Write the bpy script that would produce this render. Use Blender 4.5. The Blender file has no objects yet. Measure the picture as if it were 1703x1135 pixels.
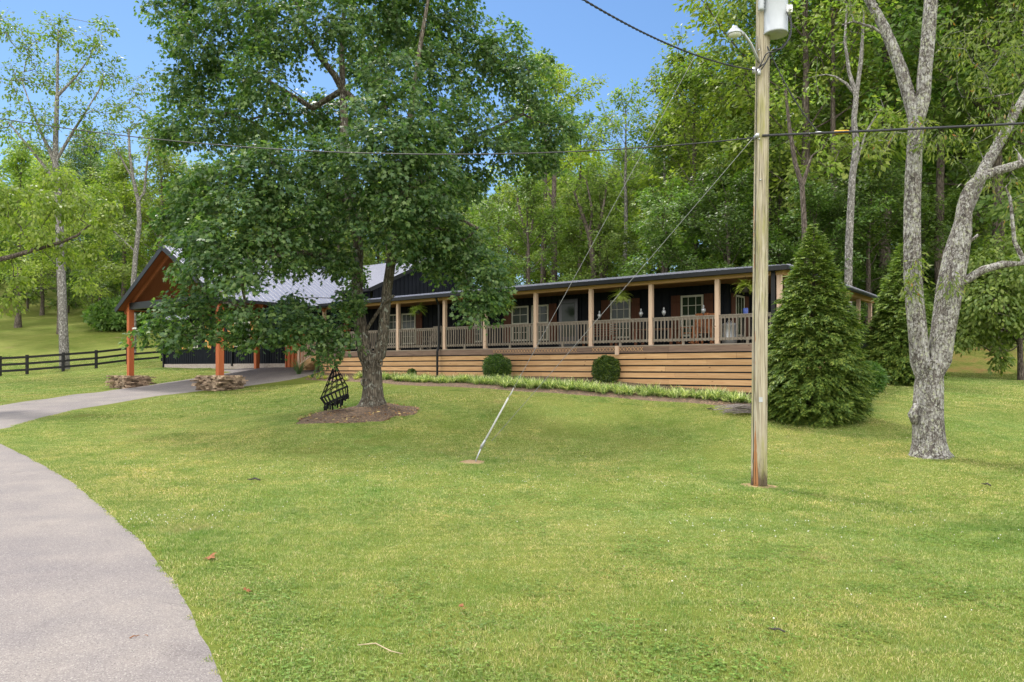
import bpy, math, random
import numpy as np
from mathutils import Vector, Matrix
PI = math.pi
rng = np.random.default_rng(7)
random.seed(7)
scene = bpy.context.scene
COL = scene.collection
F = 1220.0; CX = 851.5; HY = 612.0; EYE = 1.9

def P(px, py, Y):
    return np.array([(px-CX)/F*Y, Y, EYE+(HY-py)/F*Y])

# ------------------------------------------------------------------ terrain
_ctrl = [(0,0,0),(-6,0,0),(6,0,0),(0,5,0),(-6,6,0),(6,6,-.03),(-9,10,0),(10,9,-.02),(16,4,0),(-16,4,0),(0,-8,0),(-25,10,-.05),(30,15,.3),(25,8,.1)]
for (px,py,Y) in [(1262,808,12.5),(1545,757,15),(851,808,12),(785,768,15),(620,675,22),(1240,672,22),(740,640,30.3),(510,630,35.5),
    (826,627,28.9),(1008,637,26.2),(1186,650,24),(735,622,31.4),(530,618,36.6),(475,611,42.3),(273,611,50.8),(375,652,32.3),(216,645,37.4),(130,680,27),(0,717,20),(0,735,18.5),
    (0,675,27),(45,623,51),(212,607,56),(150,560,72),(100,520,95),(250,505,100),(-100,520,90),(1355,695,19.1),(1640,633,38),(1450,636,30),
    (1600,603,41),(1600,578,45),(1690,628,36),(1700,700,20),(1900,640,34),(1900,590,45),(-150,640,45),(300,480,115),(950,730,19),(1000,690,21.5),(330,650,31),(420,700,22),(1420,690,20)]:
    _ctrl.append(tuple(P(px,py,Y)))
_ctrl += [(-80,160,26),(0,62,3.6),(0,90,6),(20,60,4.2),(40,62,6),(0,130,10),(45,130,15),(85,110,15),(70,48,4.5),(9,36,1.9),(0,45,2.1),(-12,50,2.4),
          (-80,70,5),(-70,20,.3),(70,20,.9),(40,30,1.2),(0,200,16),(80,200,24),(-80,220,34),(-30,130,17)]
_ctrl = np.array(_ctrl, float)
_c2 = 16.0
def _phi(d2): return np.sqrt(d2+_c2)
_A = _phi(((_ctrl[:,None,:2]-_ctrl[None,:,:2])**2).sum(-1))
_n = len(_ctrl)
_M = np.zeros((_n+1,_n+1)); _M[:_n,:_n] = _A - np.eye(_n)*0.35; _M[:_n,_n]=1; _M[_n,:_n]=1
_W = np.linalg.solve(_M, np.append(_ctrl[:,2],0))
def ground(x, y):
    x = np.clip(np.asarray(x,float),-100,100); y = np.clip(np.asarray(y,float),-10,220)
    sh = np.broadcast(x,y).shape
    xf = np.broadcast_to(x,sh).ravel(); yf = np.broadcast_to(y,sh).ravel()
    out = np.empty(len(xf))
    for i in range(0,len(xf),20000):
        d2 = (xf[i:i+20000,None]-_ctrl[None,:,0])**2+(yf[i:i+20000,None]-_ctrl[None,:,1])**2
        out[i:i+20000] = _phi(d2)@_W[:_n]+_W[_n]
    out += .018*np.sin(xf*.9+yf*.37)*np.sin(yf*.71-xf*.21)+.012*np.sin(xf*2.1+1.3)*np.sin(yf*1.7)
    return out.reshape(sh)
def gz(x,y): return float(ground(x,y))
def G(px,py):
    """point of the terrain seen at a pixel"""
    Y = np.linspace(2.5,150,3000)
    x = (px-CX)/F*Y; zr = EYE+(HY-py)/F*Y
    d = zr-ground(x,Y)
    k = np.argmax(d<0)
    if d[k]>=0: k = len(Y)-1
    t = d[k-1]/(d[k-1]-d[k]+1e-9); Yk = Y[k-1]+t*(Y[k]-Y[k-1])
    return np.array([(px-CX)/F*Yk, Yk, gz((px-CX)/F*Yk,Yk)])

# ------------------------------------------------------------------ object helpers
def tag(o, label=None, cat=None, group=None, kind=None):
    if label: o['label']=label
    if cat: o['category']=cat
    if group: o['group']=group
    if kind: o['kind']=kind
    return o
def thing(name, label, cat, loc=(0,0,0), rz=0, group=None):
    o = bpy.data.objects.new(name, None); COL.objects.link(o)
    o.empty_display_size=.2
    o.location = loc; o.rotation_euler=(0,0,rz)
    return tag(o,label,cat,group)
def link(name, me, mat=None, parent=None, smooth=False):
    if mat is not None:
        for m in (mat if isinstance(mat,(list,tuple)) else [mat]): me.materials.append(m)
    if smooth: me.polygons.foreach_set('use_smooth', np.ones(len(me.polygons),bool))
    o = bpy.data.objects.new(name, me); COL.objects.link(o)
    if parent is not None: o.parent = parent
    return o
def mesh_np(name, V, loops, starts, mi=None):
    me = bpy.data.meshes.new(name)
    V = np.ascontiguousarray(V, np.float32)
    me.vertices.add(len(V)); me.vertices.foreach_set('co', V.ravel())
    me.loops.add(len(loops)); me.loops.foreach_set('vertex_index', np.ascontiguousarray(loops,np.int32))
    me.polygons.add(len(starts)); me.polygons.foreach_set('loop_start', np.ascontiguousarray(starts,np.int32))
    if mi is not None: me.polygons.foreach_set('material_index', np.ascontiguousarray(mi,np.int32))
    me.update(calc_edges=True)
    return me
class MB:
    def __init__(s): s.v=[]; s.f=[]
    def quad(s,*p):
        n=len(s.v); s.v+= [tuple(map(float,q)) for q in p]; s.f.append(tuple(range(n,n+len(p))))
    def box(s,x0,x1,y0,y1,z0,z1):
        n=len(s.v)
        s.v+=[(x,y,z) for z in (z0,z1) for (x,y) in ((x0,y0),(x1,y0),(x1,y1),(x0,y1))]
        s.f+=[tuple(n+i for i in q) for q in ((3,2,1,0),(4,5,6,7),(0,1,5,4),(1,2,6,5),(2,3,7,6),(3,0,4,7))]
    def bar(s,a,b,w,h,up=(0,0,1),jit=0):
        a=np.array(a,float); b=np.array(b,float); d=b-a; d/=np.linalg.norm(d)
        u=np.array(up,float); r=np.cross(d,u)
        if np.linalg.norm(r)<1e-4: r=np.cross(d,(0,1,0))
        r/=np.linalg.norm(r); u=np.cross(r,d)
        n=len(s.v)
        for e in (a,b):
            for (i,j) in ((-1,-1),(1,-1),(1,1),(-1,1)):
                s.v.append(tuple(e+r*i*w/2+u*j*h/2+(rng.normal(0,jit,3) if jit else 0)))
        s.f+=[tuple(n+i for i in q) for q in ((3,2,1,0),(4,5,6,7),(0,1,5,4),(1,2,6,5),(2,3,7,6),(3,0,4,7))]
    def tube(s,pts,rad,k=8,cap=True,closed=False):
        pts=np.array(pts,float); m=len(pts)
        rad=np.broadcast_to(np.array(rad,float),(m,))
        tg=np.gradient(pts,axis=0) if not closed else np.roll(pts,-1,0)-np.roll(pts,1,0)
        tg/=np.linalg.norm(tg,axis=1)[:,None]+1e-12
        ref=np.array((0,0,1.)) if abs(tg[0,2])<.9 else np.array((1.,0,0))
        r=np.cross(tg[0],ref); r/=np.linalg.norm(r)
        n=len(s.v); an=np.arange(k)*2*PI/k
        for i in range(m):
            r=r-tg[i]*np.dot(r,tg[i]); r/=np.linalg.norm(r)+1e-12
            u=np.cross(tg[i],r)
            ring=pts[i]+rad[i]*(np.cos(an)[:,None]*r+np.sin(an)[:,None]*u)
            s.v+= [tuple(q) for q in ring]
        for i in range(m-1 if not closed else m):
            i2=(i+1)%m
            for j in range(k):
                j2=(j+1)%k
                s.f.append((n+i*k+j,n+i*k+j2,n+i2*k+j2,n+i2*k+j))
        if cap and not closed:
            s.f.append(tuple(n+j for j in range(k))[::-1]); s.f.append(tuple(n+(m-1)*k+j for j in range(k)))
    def lathe(s,c,prof,k=16):
        n=len(s.v); c=np.array(c,float)
        for (r,z) in prof:
            for j in range(k):
                s.v.append((c[0]+r*math.cos(2*PI*j/k),c[1]+r*math.sin(2*PI*j/k),c[2]+z))
        for i in range(len(prof)-1):
            for j in range(k):
                j2=(j+1)%k; s.f.append((n+i*k+j,n+i*k+j2,n+(i+1)*k+j2,n+(i+1)*k+j))
        s.f.append(tuple(n+j for j in range(k))[::-1]); s.f.append(tuple(n+(len(prof)-1)*k+j for j in range(k)))
    def build(s,name,mat,parent=None,smooth=False):
        me=bpy.data.meshes.new(name); me.from_pydata(s.v,[],s.f); me.update()
        return link(name,me,mat,parent,smooth)

# ------------------------------------------------------------------ materials
def new_mat(name):
    m=bpy.data.materials.new(name); m.use_nodes=True
    nt=m.node_tree; nt.nodes.clear()
    out=nt.nodes.new('ShaderNodeOutputMaterial')
    return m,nt,out
def N(nt,typ,**kw):
    n=nt.nodes.new(typ)
    for k,v in kw.items():
        if k.startswith('i_'):
            key=k[2:]; n.inputs[int(key) if key.isdigit() else key].default_value=v
        else: setattr(n,k,v)
    return n
def c4(c): return (c[0],c[1],c[2],1.0)
def ramp(nt,fac,stops):
    r=nt.nodes.new('ShaderNodeValToRGB'); e=r.color_ramp.elements
    while len(e)<len(stops): e.new(.5)
    for i,(p,c) in enumerate(stops): e[i].position=p; e[i].color=c4(c)
    nt.links.new(fac,r.inputs[0]); return r.outputs[0]
def noise(nt,vec,scale,detail=4,rough=.55,dist=0):
    n=N(nt,'ShaderNodeTexNoise',i_Scale=scale,i_Detail=detail,i_Roughness=rough,i_Distortion=dist)
    if vec is not None: nt.links.new(vec,n.inputs['Vector'])
    return n.outputs['Fac']
def mix(nt,fac,a,b,mode='MIX'):
    m=nt.nodes.new('ShaderNodeMix'); m.data_type='RGBA'; m.blend_type=mode
    for sock,v in ((m.inputs[0],fac),(m.inputs[6],a),(m.inputs[7],b)):
        if hasattr(v,'is_linked') or isinstance(v,bpy.types.NodeSocket): nt.links.new(v,sock)
        else: sock.default_value = c4(v) if isinstance(v,(tuple,list)) else v
    return m.outputs[2]
def coords(nt,kind='Object',scale=(1,1,1)):
    tc=nt.nodes.new('ShaderNodeTexCoord'); mp=nt.nodes.new('ShaderNodeMapping')
    mp.inputs['Scale'].default_value=scale
    nt.links.new(tc.outputs[kind],mp.inputs['Vector']); return mp.outputs[0]
def worldpos(nt,scale=(1,1,1)):
    g=nt.nodes.new('ShaderNodeNewGeometry'); mp=nt.nodes.new('ShaderNodeMapping')
    mp.inputs['Scale'].default_value=scale
    nt.links.new(g.outputs['Position'],mp.inputs['Vector']); return mp.outputs[0]
def island(nt): return nt.nodes.new('ShaderNodeNewGeometry').outputs['Random Per Island']
def princ(nt,out,col,rough=.6,spec=.4,metal=0,bump=None,bstr=.3,bdist=.02):
    p=nt.nodes.new('ShaderNodeBsdfPrincipled')
    if isinstance(col,bpy.types.NodeSocket): nt.links.new(col,p.inputs['Base Color'])
    else: p.inputs['Base Color'].default_value=c4(col)
    if isinstance(rough,bpy.types.NodeSocket): nt.links.new(rough,p.inputs['Roughness'])
    else: p.inputs['Roughness'].default_value=rough
    p.inputs['Specular IOR Level'].default_value=spec; p.inputs['Metallic'].default_value=metal
    if bump is not None:
        b=N(nt,'ShaderNodeBump',i_Strength=bstr,i_Distance=bdist); nt.links.new(bump,b.inputs['Height']); nt.links.new(b.outputs[0],p.inputs['Normal'])
    if out is not None: nt.links.new(p.outputs[0],out.inputs['Surface'])
    return p
def m_simple(name,c1,c2,scale=6,rough=.6,spec=.3,metal=0,bstr=.25,vec=(1,1,1),isl=0,bdist=.01):
    m,nt,out=new_mat(name); v=coords(nt,'Object',vec)
    n=noise(nt,v,scale,6,.6); col=ramp(nt,n,[(.3,c1),(.7,c2)])
    if isl:
        hv=N(nt,'ShaderNodeHueSaturation'); mr=N(nt,'ShaderNodeMapRange',i_3=1-isl,i_4=1+isl)
        nt.links.new(island(nt),mr.inputs[0]); nt.links.new(mr.outputs[0],hv.inputs['Value']); nt.links.new(col,hv.inputs['Color']); col=hv.outputs[0]
    princ(nt,out,col,rough,spec,metal,n,bstr,bdist); return m
def m_leaf(name,c1,c2,c3,rough=.42,spec=.4,trans=.35,tcol=None,tk=1.5):
    """leaf: per-leaf mix of three greens, some light through it"""
    m,nt,out=new_mat(name)
    r=island(nt)
    col=ramp(nt,r,[(.1,c1),(.55,c2),(.97,c3)])
    oi=nt.nodes.new('ShaderNodeObjectInfo')
    hv=N(nt,'ShaderNodeHueSaturation')
    mr=N(nt,'ShaderNodeMapRange',i_3=.82,i_4=1.18); nt.links.new(oi.outputs['Random'],mr.inputs[0]); nt.links.new(mr.outputs[0],hv.inputs['Value'])
    mh=N(nt,'ShaderNodeMapRange',i_3=.487,i_4=.515); fr=N(nt,'ShaderNodeMath',operation='FRACT'); m7=N(nt,'ShaderNodeMath',operation='MULTIPLY',i_1=7.3); nt.links.new(oi.outputs['Random'],m7.inputs[0]); nt.links.new(m7.outputs[0],fr.inputs[0]); nt.links.new(fr.outputs[0],mh.inputs[0]); nt.links.new(mh.outputs[0],hv.inputs['Hue'])
    nt.links.new(col,hv.inputs['Color']); col=hv.outputs[0]
    p=princ(nt,None,col,rough,spec)
    t=nt.nodes.new('ShaderNodeBsdfTranslucent')
    tc=mix(nt,1.0,col,tcol or (1.0,1.15,.45),'MULTIPLY'); 
    br=N(nt,'ShaderNodeHueSaturation',i_Value=tk); nt.links.new(tc,br.inputs['Color']); nt.links.new(br.outputs[0],t.inputs[0])
    ms=N(nt,'ShaderNodeMixShader',i_0=trans); nt.links.new(p.outputs[0],ms.inputs[1]); nt.links.new(t.outputs[0],ms.inputs[2])
    nt.links.new(ms.outputs[0],out.inputs['Surface']); return m
def m_bark(name,c1,c2,lich=None,lamt=.55,moss=None,scale=1.0):
    m,nt,out=new_mat(name); v=coords(nt,'Object',(1,1,.28))
    n=noise(nt,v,14*scale,8,.68); col=ramp(nt,n,[(.32,c1),(.68,c2)])
    v2=coords(nt,'Object',(1,1,.18)); vo=N(nt,'ShaderNodeTexVoronoi',i_Scale=16*scale); vo.feature='DISTANCE_TO_EDGE'; nt.links.new(v2,vo.inputs['Vector'])
    cr=ramp(nt,vo.outputs['Distance'],[(0,(0,0,0)),(.16,(1,1,1))])
    col=mix(nt,.55,col,mix(nt,1.0,col,cr,'MULTIPLY'))
    if lich:
        v3=coords(nt,'Object',(1,1,.7)); n3=noise(nt,v3,9*scale,9,.72); f=ramp(nt,n3,[(lamt-.04,(0,0,0)),(lamt+.04,(1,1,1))])
        col=mix(nt,f,col,lich)
        if moss:
            n4=noise(nt,v3,5*scale,8,.75); f4=ramp(nt,n4,[(.56,(0,0,0)),(.63,(1,1,1))]); col=mix(nt,f4,col,moss)
    h=nt.nodes.new('ShaderNodeMath'); h.operation='ADD'; nt.links.new(n,h.inputs[0])
    sp=nt.nodes.new('ShaderNodeSeparateColor'); nt.links.new(cr,sp.inputs[0]); nt.links.new(sp.outputs[0],h.inputs[1])
    princ(nt,out,col,.9,.15,0,h.outputs[0],.9,.03); return m

MT={}
# ground: thatch and soil seen between the blades near by, lawn green farther off
def m_ground():
    m,nt,out=new_mat('lawn_soil')
    w=worldpos(nt)
    big=noise(nt,w,.16,4,.6); mid=noise(nt,w,.9,5,.62); fin=noise(nt,w,22,6,.75)
    a=ramp(nt,mid,[(.30,(.085,.115,.018)),(.52,(.125,.15,.028)),(.72,(.175,.175,.05))])
    b=ramp(nt,big,[(.35,(.095,.13,.016)),(.65,(.16,.165,.038))])
    col=mix(nt,.5,a,b)
    f=ramp(nt,fin,[(.3,(.55,.58,.5)),(.7,(1.35,1.3,1.3))])
    col=mix(nt,.75,col,mix(nt,1.0,col,f,'MULTIPLY'))
    pat=noise(nt,w,.33,6,.7); pf=ramp(nt,pat,[(.64,(0,0,0)),(.74,(1,1,1))])
    col=mix(nt,pf,col,(.21,.165,.075))
    princ(nt,out,col,.95,.1,0,fin,.5,.03); return m
MT['ground']=m_ground()
def m_blade(name,k=1.0):
    m,nt,out=new_mat(name)
    w=worldpos(nt)
    r=island(nt)
    big=noise(nt,w,.20,4,.6); mid=noise(nt,w,1.3,5,.65)
    g=ramp(nt,r,[(.0,(.122*k,.20*k,.037*k)),(.3,(.222*k,.30*k,.066*k)),(.7,(.36*k,.40*k,.108*k)),(.88,(.50*k,.46*k,.21*k)),(1,(.70*k,.60*k,.36*k))])
    y=ramp(nt,big,[(.34,(.82,1.0,.85)),(.66,(1.16,1.08,1.05))])
    col=mix(nt,1.0,g,y,'MULTIPLY')
    y2=ramp(nt,mid,[(.32,(.68,.82,.62)),(.5,(1,1,1)),(.68,(1.32,1.14,1.2))])
    col=mix(nt,1.0,col,y2,'MULTIPLY')
    sm=noise(nt,w,7.5,4,.7); col=mix(nt,1.0,col,ramp(nt,sm,[(.30,(.62,.74,.60)),(.5,(1,1,1)),(.72,(1.28,1.16,1.25))]),'MULTIPLY')
    st=noise(nt,w,.42,6,.72); col=mix(nt,ramp(nt,st,[(.58,(0,0,0)),(.72,(.6,.6,.6))]),col,(.40,.31,.15))
    s3=noise(nt,worldpos(nt,(.8,2.2,1)),1.0,6,.7); col=mix(nt,ramp(nt,s3,[(.56,(0,0,0)),(.70,(.55,.55,.55))]),col,mix(nt,1.0,col,(.62,.72,.55),'MULTIPLY'))
    p=princ(nt,None,col,.6,.25); t=nt.nodes.new('ShaderNodeBsdfTranslucent'); nt.links.new(col,t.inputs[0])
    ms=N(nt,'ShaderNodeMixShader',i_0=.35); nt.links.new(p.outputs[0],ms.inputs[1]); nt.links.new(t.outputs[0],ms.inputs[2])
    nt.links.new(ms.outputs[0],out.inputs['Surface']); return m
MT['blade']=m_blade('grass_blade')
def m_asphalt():
    m,nt,out=new_mat('old_asphalt'); w=worldpos(nt)
    f=noise(nt,w,70,5,.8); mdm=noise(nt,w,1.1,6,.65); big=noise(nt,w,.22,4,.6)
    vo=N(nt,'ShaderNodeTexVoronoi',i_Scale=140); nt.links.new(w,vo.inputs['Vector'])
    col=ramp(nt,f,[(.3,(.155,.139,.130)),(.7,(.265,.239,.223))])
    col=mix(nt,1.0,col,ramp(nt,mdm,[(.3,(.80,.80,.84)),(.7,(1.12,1.1,1.06))]),'MULTIPLY')
    col=mix(nt,1.0,col,ramp(nt,big,[(.35,(.88,.87,.9)),(.65,(1.1,1.09,1.06))]),'MULTIPLY')
    sp=nt.nodes.new('ShaderNodeSeparateColor'); nt.links.new(vo.outputs['Color'],sp.inputs[0])
    col=mix(nt,ramp(nt,sp.outputs[0],[(.86,(0,0,0)),(.9,(.6,.6,.6))]),col,(.36,.33,.30))
    col=mix(nt,ramp(nt,sp.outputs[1],[(.88,(0,0,0)),(.92,(.7,.7,.7))]),col,(.10,.09,.09))
    ce=N(nt,'ShaderNodeTexVoronoi',i_Scale=.42); ce.feature='DISTANCE_TO_EDGE'
    wn=N(nt,'ShaderNodeTexNoise',i_Scale=1.6,i_Detail=6); nt.links.new(w,wn.inputs['Vector']); wm=mix(nt,.22,w,wn.outputs['Color'],'ADD'); nt.links.new(wm,ce.inputs['Vector'])
    ck=ramp(nt,ce.outputs['Distance'],[(.0,(1,1,1)),(.006,(0,0,0))]); cm=ramp(nt,noise(nt,w,.5,3,.6),[(.52,(0,0,0)),(.62,(.55,.55,.55))]); ck=mix(nt,1.0,ck,cm,'MULTIPLY')
    col=mix(nt,ck,col,(.09,.08,.075))
    stn=noise(nt,w,.75,7,.72); col=mix(nt,ramp(nt,stn,[(.58,(0,0,0)),(.68,(.5,.5,.5))]),col,mix(nt,1.0,col,(.74,.72,.73),'MULTIPLY'))
    princ(nt,out,col,.9,.2,0,f,.5,.006); return m
MT['asphalt']=m_asphalt()
def m_mulch():
    m,nt,out=new_mat('mulch'); w=worldpos(nt)
    f=noise(nt,w,26,6,.8); vo=N(nt,'ShaderNodeTexVoronoi',i_Scale=30); nt.links.new(w,vo.inputs['Vector'])
    col=ramp(nt,f,[(.3,(.065,.046,.033)),(.7,(.185,.135,.098))])
    sp=nt.nodes.new('ShaderNodeSeparateColor'); nt.links.new(vo.outputs['Color'],sp.inputs[0])
    col=mix(nt,ramp(nt,sp.outputs[0],[(.8,(0,0,0)),(.84,(1,1,1))]),col,(.28,.18,.11))
    princ(nt,out,col,.95,.1,0,f,.9,.03); return m
MT['mulch']=m_mulch()
MT['thatch']=m_simple('thatch_soil',(.10,.075,.045),(.21,.165,.10),30,.95,.1)
MT['dirt']=m_simple('bare_dirt',(.26,.17,.09),(.36,.26,.15),12,.95,.1)
MT['siding']=m_simple('dark_metal_siding',(.006,.007,.010),(.009,.011,.015),3,.6,.10,bstr=.05)
MT['black_metal']=m_simple('black_trim',(.006,.007,.008),(.010,.011,.012),5,.45,.25,bstr=.05)
MT['roof']=m_simple('grey_metal_roof',(.19,.19,.225),(.25,.25,.29),2.5,.33,.6,metal=.35,bstr=.05,vec=(1,1,1))
MT['awning']=MT['roof']
def m_wood(name,c1,c2,knot,vec=(.35,6,6),rough=.75,isl=.14):
    m,nt,out=new_mat(name); v=coords(nt,'Object',vec)
    n=noise(nt,v,4,8,.65,.6); col=ramp(nt,n,[(.28,c1),(.72,c2)])
    v2=coords(nt,'Object',(1,2.2,2.2)); vo=N(nt,'ShaderNodeTexVoronoi',i_Scale=2.2); nt.links.new(v2,vo.inputs['Vector'])
    col=mix(nt,ramp(nt,vo.outputs['Distance'],[(.05,(.8,.8,.8)),(.11,(0,0,0))]),col,knot)
    hv=N(nt,'ShaderNodeHueSaturation'); mr=N(nt,'ShaderNodeMapRange',i_3=1-isl,i_4=1+isl)
    nt.links.new(island(nt),mr.inputs[0]); nt.links.new(mr.outputs[0],hv.inputs['Value']); nt.links.new(col,hv.inputs['Color'])
    princ(nt,out,hv.outputs[0],rough,.25,0,n,.3,.006); return m
MT['skirt']=m_wood('honey_pine_boards',(.40,.22,.095),(.60,.38,.195),(.15,.07,.03))
MT['post']=m_wood('pale_pine_post',(.46,.31,.215),(.62,.46,.345),(.16,.08,.05),vec=(6,6,.35))
MT['beam']=m_wood('porch_beam',(.36,.20,.085),(.50,.31,.15),(.2,.1,.05))
MT['rim']=m_wood('weathered_rim_board',(.10,.065,.05),(.24,.16,.115),(.04,.025,.02))
MT['rail']=m_wood('weathered_rail',(.155,.128,.10),(.25,.21,.168),(.12,.09,.07),vec=(5,5,.6))
MT['deck']=m_wood('deck_planks',(.20,.16,.12),(.30,.25,.2),(.1,.08,.06))
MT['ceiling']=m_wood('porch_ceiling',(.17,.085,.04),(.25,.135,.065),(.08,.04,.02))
MT['cedar']=m_wood('orange_stained_cedar',(.33,.085,.028),(.46,.135,.05),(.2,.05,.02),vec=(6,6,.35),isl=.08)
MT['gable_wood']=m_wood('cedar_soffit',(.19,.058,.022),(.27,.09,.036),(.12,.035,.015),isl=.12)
MT['shutter']=m_wood('brown_shutter',(.06,.022,.011),(.095,.036,.018),(.05,.02,.01),vec=(6,6,.5))
MT['shutter_orange']=m_wood('golden_shutter',(.50,.24,.06),(.62,.33,.10),(.3,.12,.04),vec=(6,6,.5))
MT['frame']=m_simple('cream_window_frame',(.40,.385,.30),(.48,.46,.37),6,.5,.4,bstr=.05)
MT['glass'],nt,out=new_mat('dark_window_glass')
princ(nt,out,(.022,.034,.020),.12,.14,0,noise(nt,coords(nt),1.5,2),.05,.02)
MT['door']=m_simple('dark_door',(.01,.01,.012),(.016,.016,.018),4,.3,.5,bstr=.03)
MT['stone']=m_simple('tan_fieldstone',(.13,.085,.055),(.42,.31,.22),7,.9,.2,isl=.6,bstr=.6,bdist=.02)
MT['foundation']=m_simple('pale_stone_foundation',(.22,.18,.15),(.42,.36,.31),9,.9,.2,bstr=.6)
MT['fence']=m_simple('black_fence_board',(.010,.010,.010),(.022,.021,.02),9,.7,.25)
MT['galv']=m_simple('galvanised_steel',(.36,.37,.38),(.48,.49,.50),5,.45,.5,metal=.6,bstr=.05)
MT['can']=m_simple('transformer_paint',(.36,.38,.40),(.42,.44,.46),3,.42,.45,bstr=.04)
MT['white']=m_simple('white_plastic',(.62,.62,.6),(.72,.72,.7),4,.5,.4,bstr=.03)
MT['yellow']=m_simple('yellow_marker',(.65,.36,.01),(.72,.42,.02),4,.5,.4,bstr=.03)
MT['cable']=m_simple('black_cable',(.02,.02,.022),(.045,.045,.05),20,.6,.3,bstr=.05)
MT['steel_wire']=m_simple('grey_steel_wire',(.20,.20,.205),(.29,.29,.295),20,.5,.4,metal=.3,bstr=.05)
MT['rope']=m_simple('black_rope',(.006,.006,.007),(.016,.016,.018),30,.9,.15,bstr=.5)
MT['blue']=m_simple('blue_plastic',(.05,.09,.35),(.07,.12,.42),4,.4,.5,bstr=.03)
MT['chairwood']=m_wood('orange_porch_furniture',(.26,.09,.035),(.38,.15,.06),(.12,.05,.02),vec=(4,4,4))
MT['brownwood']=m_wood('brown_bench_wood',(.13,.05,.028),(.2,.085,.045),(.06,.03,.02),vec=(4,4,4))
MT['pot']=m_simple('dark_pot',(.02,.018,.016),(.04,.035,.03),6,.7,.3)
MT['vine']=m_simple('grey_vine_bundle',(.17,.145,.13),(.34,.3,.28),20,.9,.1)
def m_pole():
    m,nt,out=new_mat('weathered_pole_wood'); v=coords(nt,'Object',(7,7,.22))
    n=noise(nt,v,5,9,.7,.4); col=ramp(nt,n,[(.28,(.24,.195,.13)),(.5,(.38,.33,.235)),(.72,(.50,.455,.355))])
    v2=coords(nt,'Object',(2.2,2.2,.35)); g=noise(nt,v2,1.6,6,.7)
    col=mix(nt,ramp(nt,g,[(.48,(0,0,0)),(.62,(.75,.75,.75))]),col,(.27,.26,.085))
    tc=nt.nodes.new('ShaderNodeTexCoord'); sx=nt.nodes.new('ShaderNodeSeparateXYZ'); nt.links.new(tc.outputs['Object'],sx.inputs[0])
    z=sx.outputs[2]
    # darker towards the foot, and an orange split near it
    nn=noise(nt,coords(nt,'Object',(6,6,2)),3,4,.6)
    ad=N(nt,'ShaderNodeMath',operation='MULTIPLY_ADD',i_1=.45); nt.links.new(nn,ad.inputs[0]); nt.links.new(z,ad.inputs[2])
    col=mix(nt,ramp(nt,ad.outputs[0],[(.36,(.85,.85,.85)),(.56,(0,0,0))]),col,(.07,.045,.032))
    xm=N(nt,'ShaderNodeMath',operation='ADD',i_1=.085); nt.links.new(sx.outputs[0],xm.inputs[0])
    xa=N(nt,'ShaderNodeMath',operation='ABSOLUTE'); nt.links.new(xm.outputs[0],xa.inputs[0])
    zz=N(nt,'ShaderNodeMapRange',i_1=.15,i_2=1.12,i_3=.034,i_4=0.0); nt.links.new(z,zz.inputs[0])
    w2=N(nt,'ShaderNodeMath',operation='MULTIPLY_ADD',i_1=.03); nt.links.new(nn,w2.inputs[0]); w2.inputs[2].default_value=-.015
    xb=N(nt,'ShaderNodeMath',operation='ADD'); nt.links.new(xa.outputs[0],xb.inputs[0]); nt.links.new(w2.outputs[0],xb.inputs[1])
    lt=N(nt,'ShaderNodeMath',operation='LESS_THAN'); nt.links.new(xb.outputs[0],lt.inputs[0]); nt.links.new(zz.outputs[0],lt.inputs[1])
    col=mix(nt,lt.outputs[0],col,(.34,.165,.07))
    ck=noise(nt,coords(nt,'Object',(13,13,.16)),3.4,3,.5,.25); cf=ramp(nt,ck,[(.475,(0,0,0)),(.495,(.85,.85,.85)),(.505,(.85,.85,.85)),(.525,(0,0,0))])
    col=mix(nt,cf,col,mix(nt,1.0,col,(.34,.32,.30),'MULTIPLY'))
    sb=N(nt,'ShaderNodeMath',operation='SUBTRACT'); nt.links.new(n,sb.inputs[0]); nt.links.new(cf,sb.inputs[1])
    princ(nt,out,col,.85,.2,0,sb.outputs[0],.8,.012); return m
MT['pole']=m_pole()
MT['bark_maple']=m_bark('maple_bark',(.075,.062,.046),(.205,.172,.132),(.31,.315,.265),.58)
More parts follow.
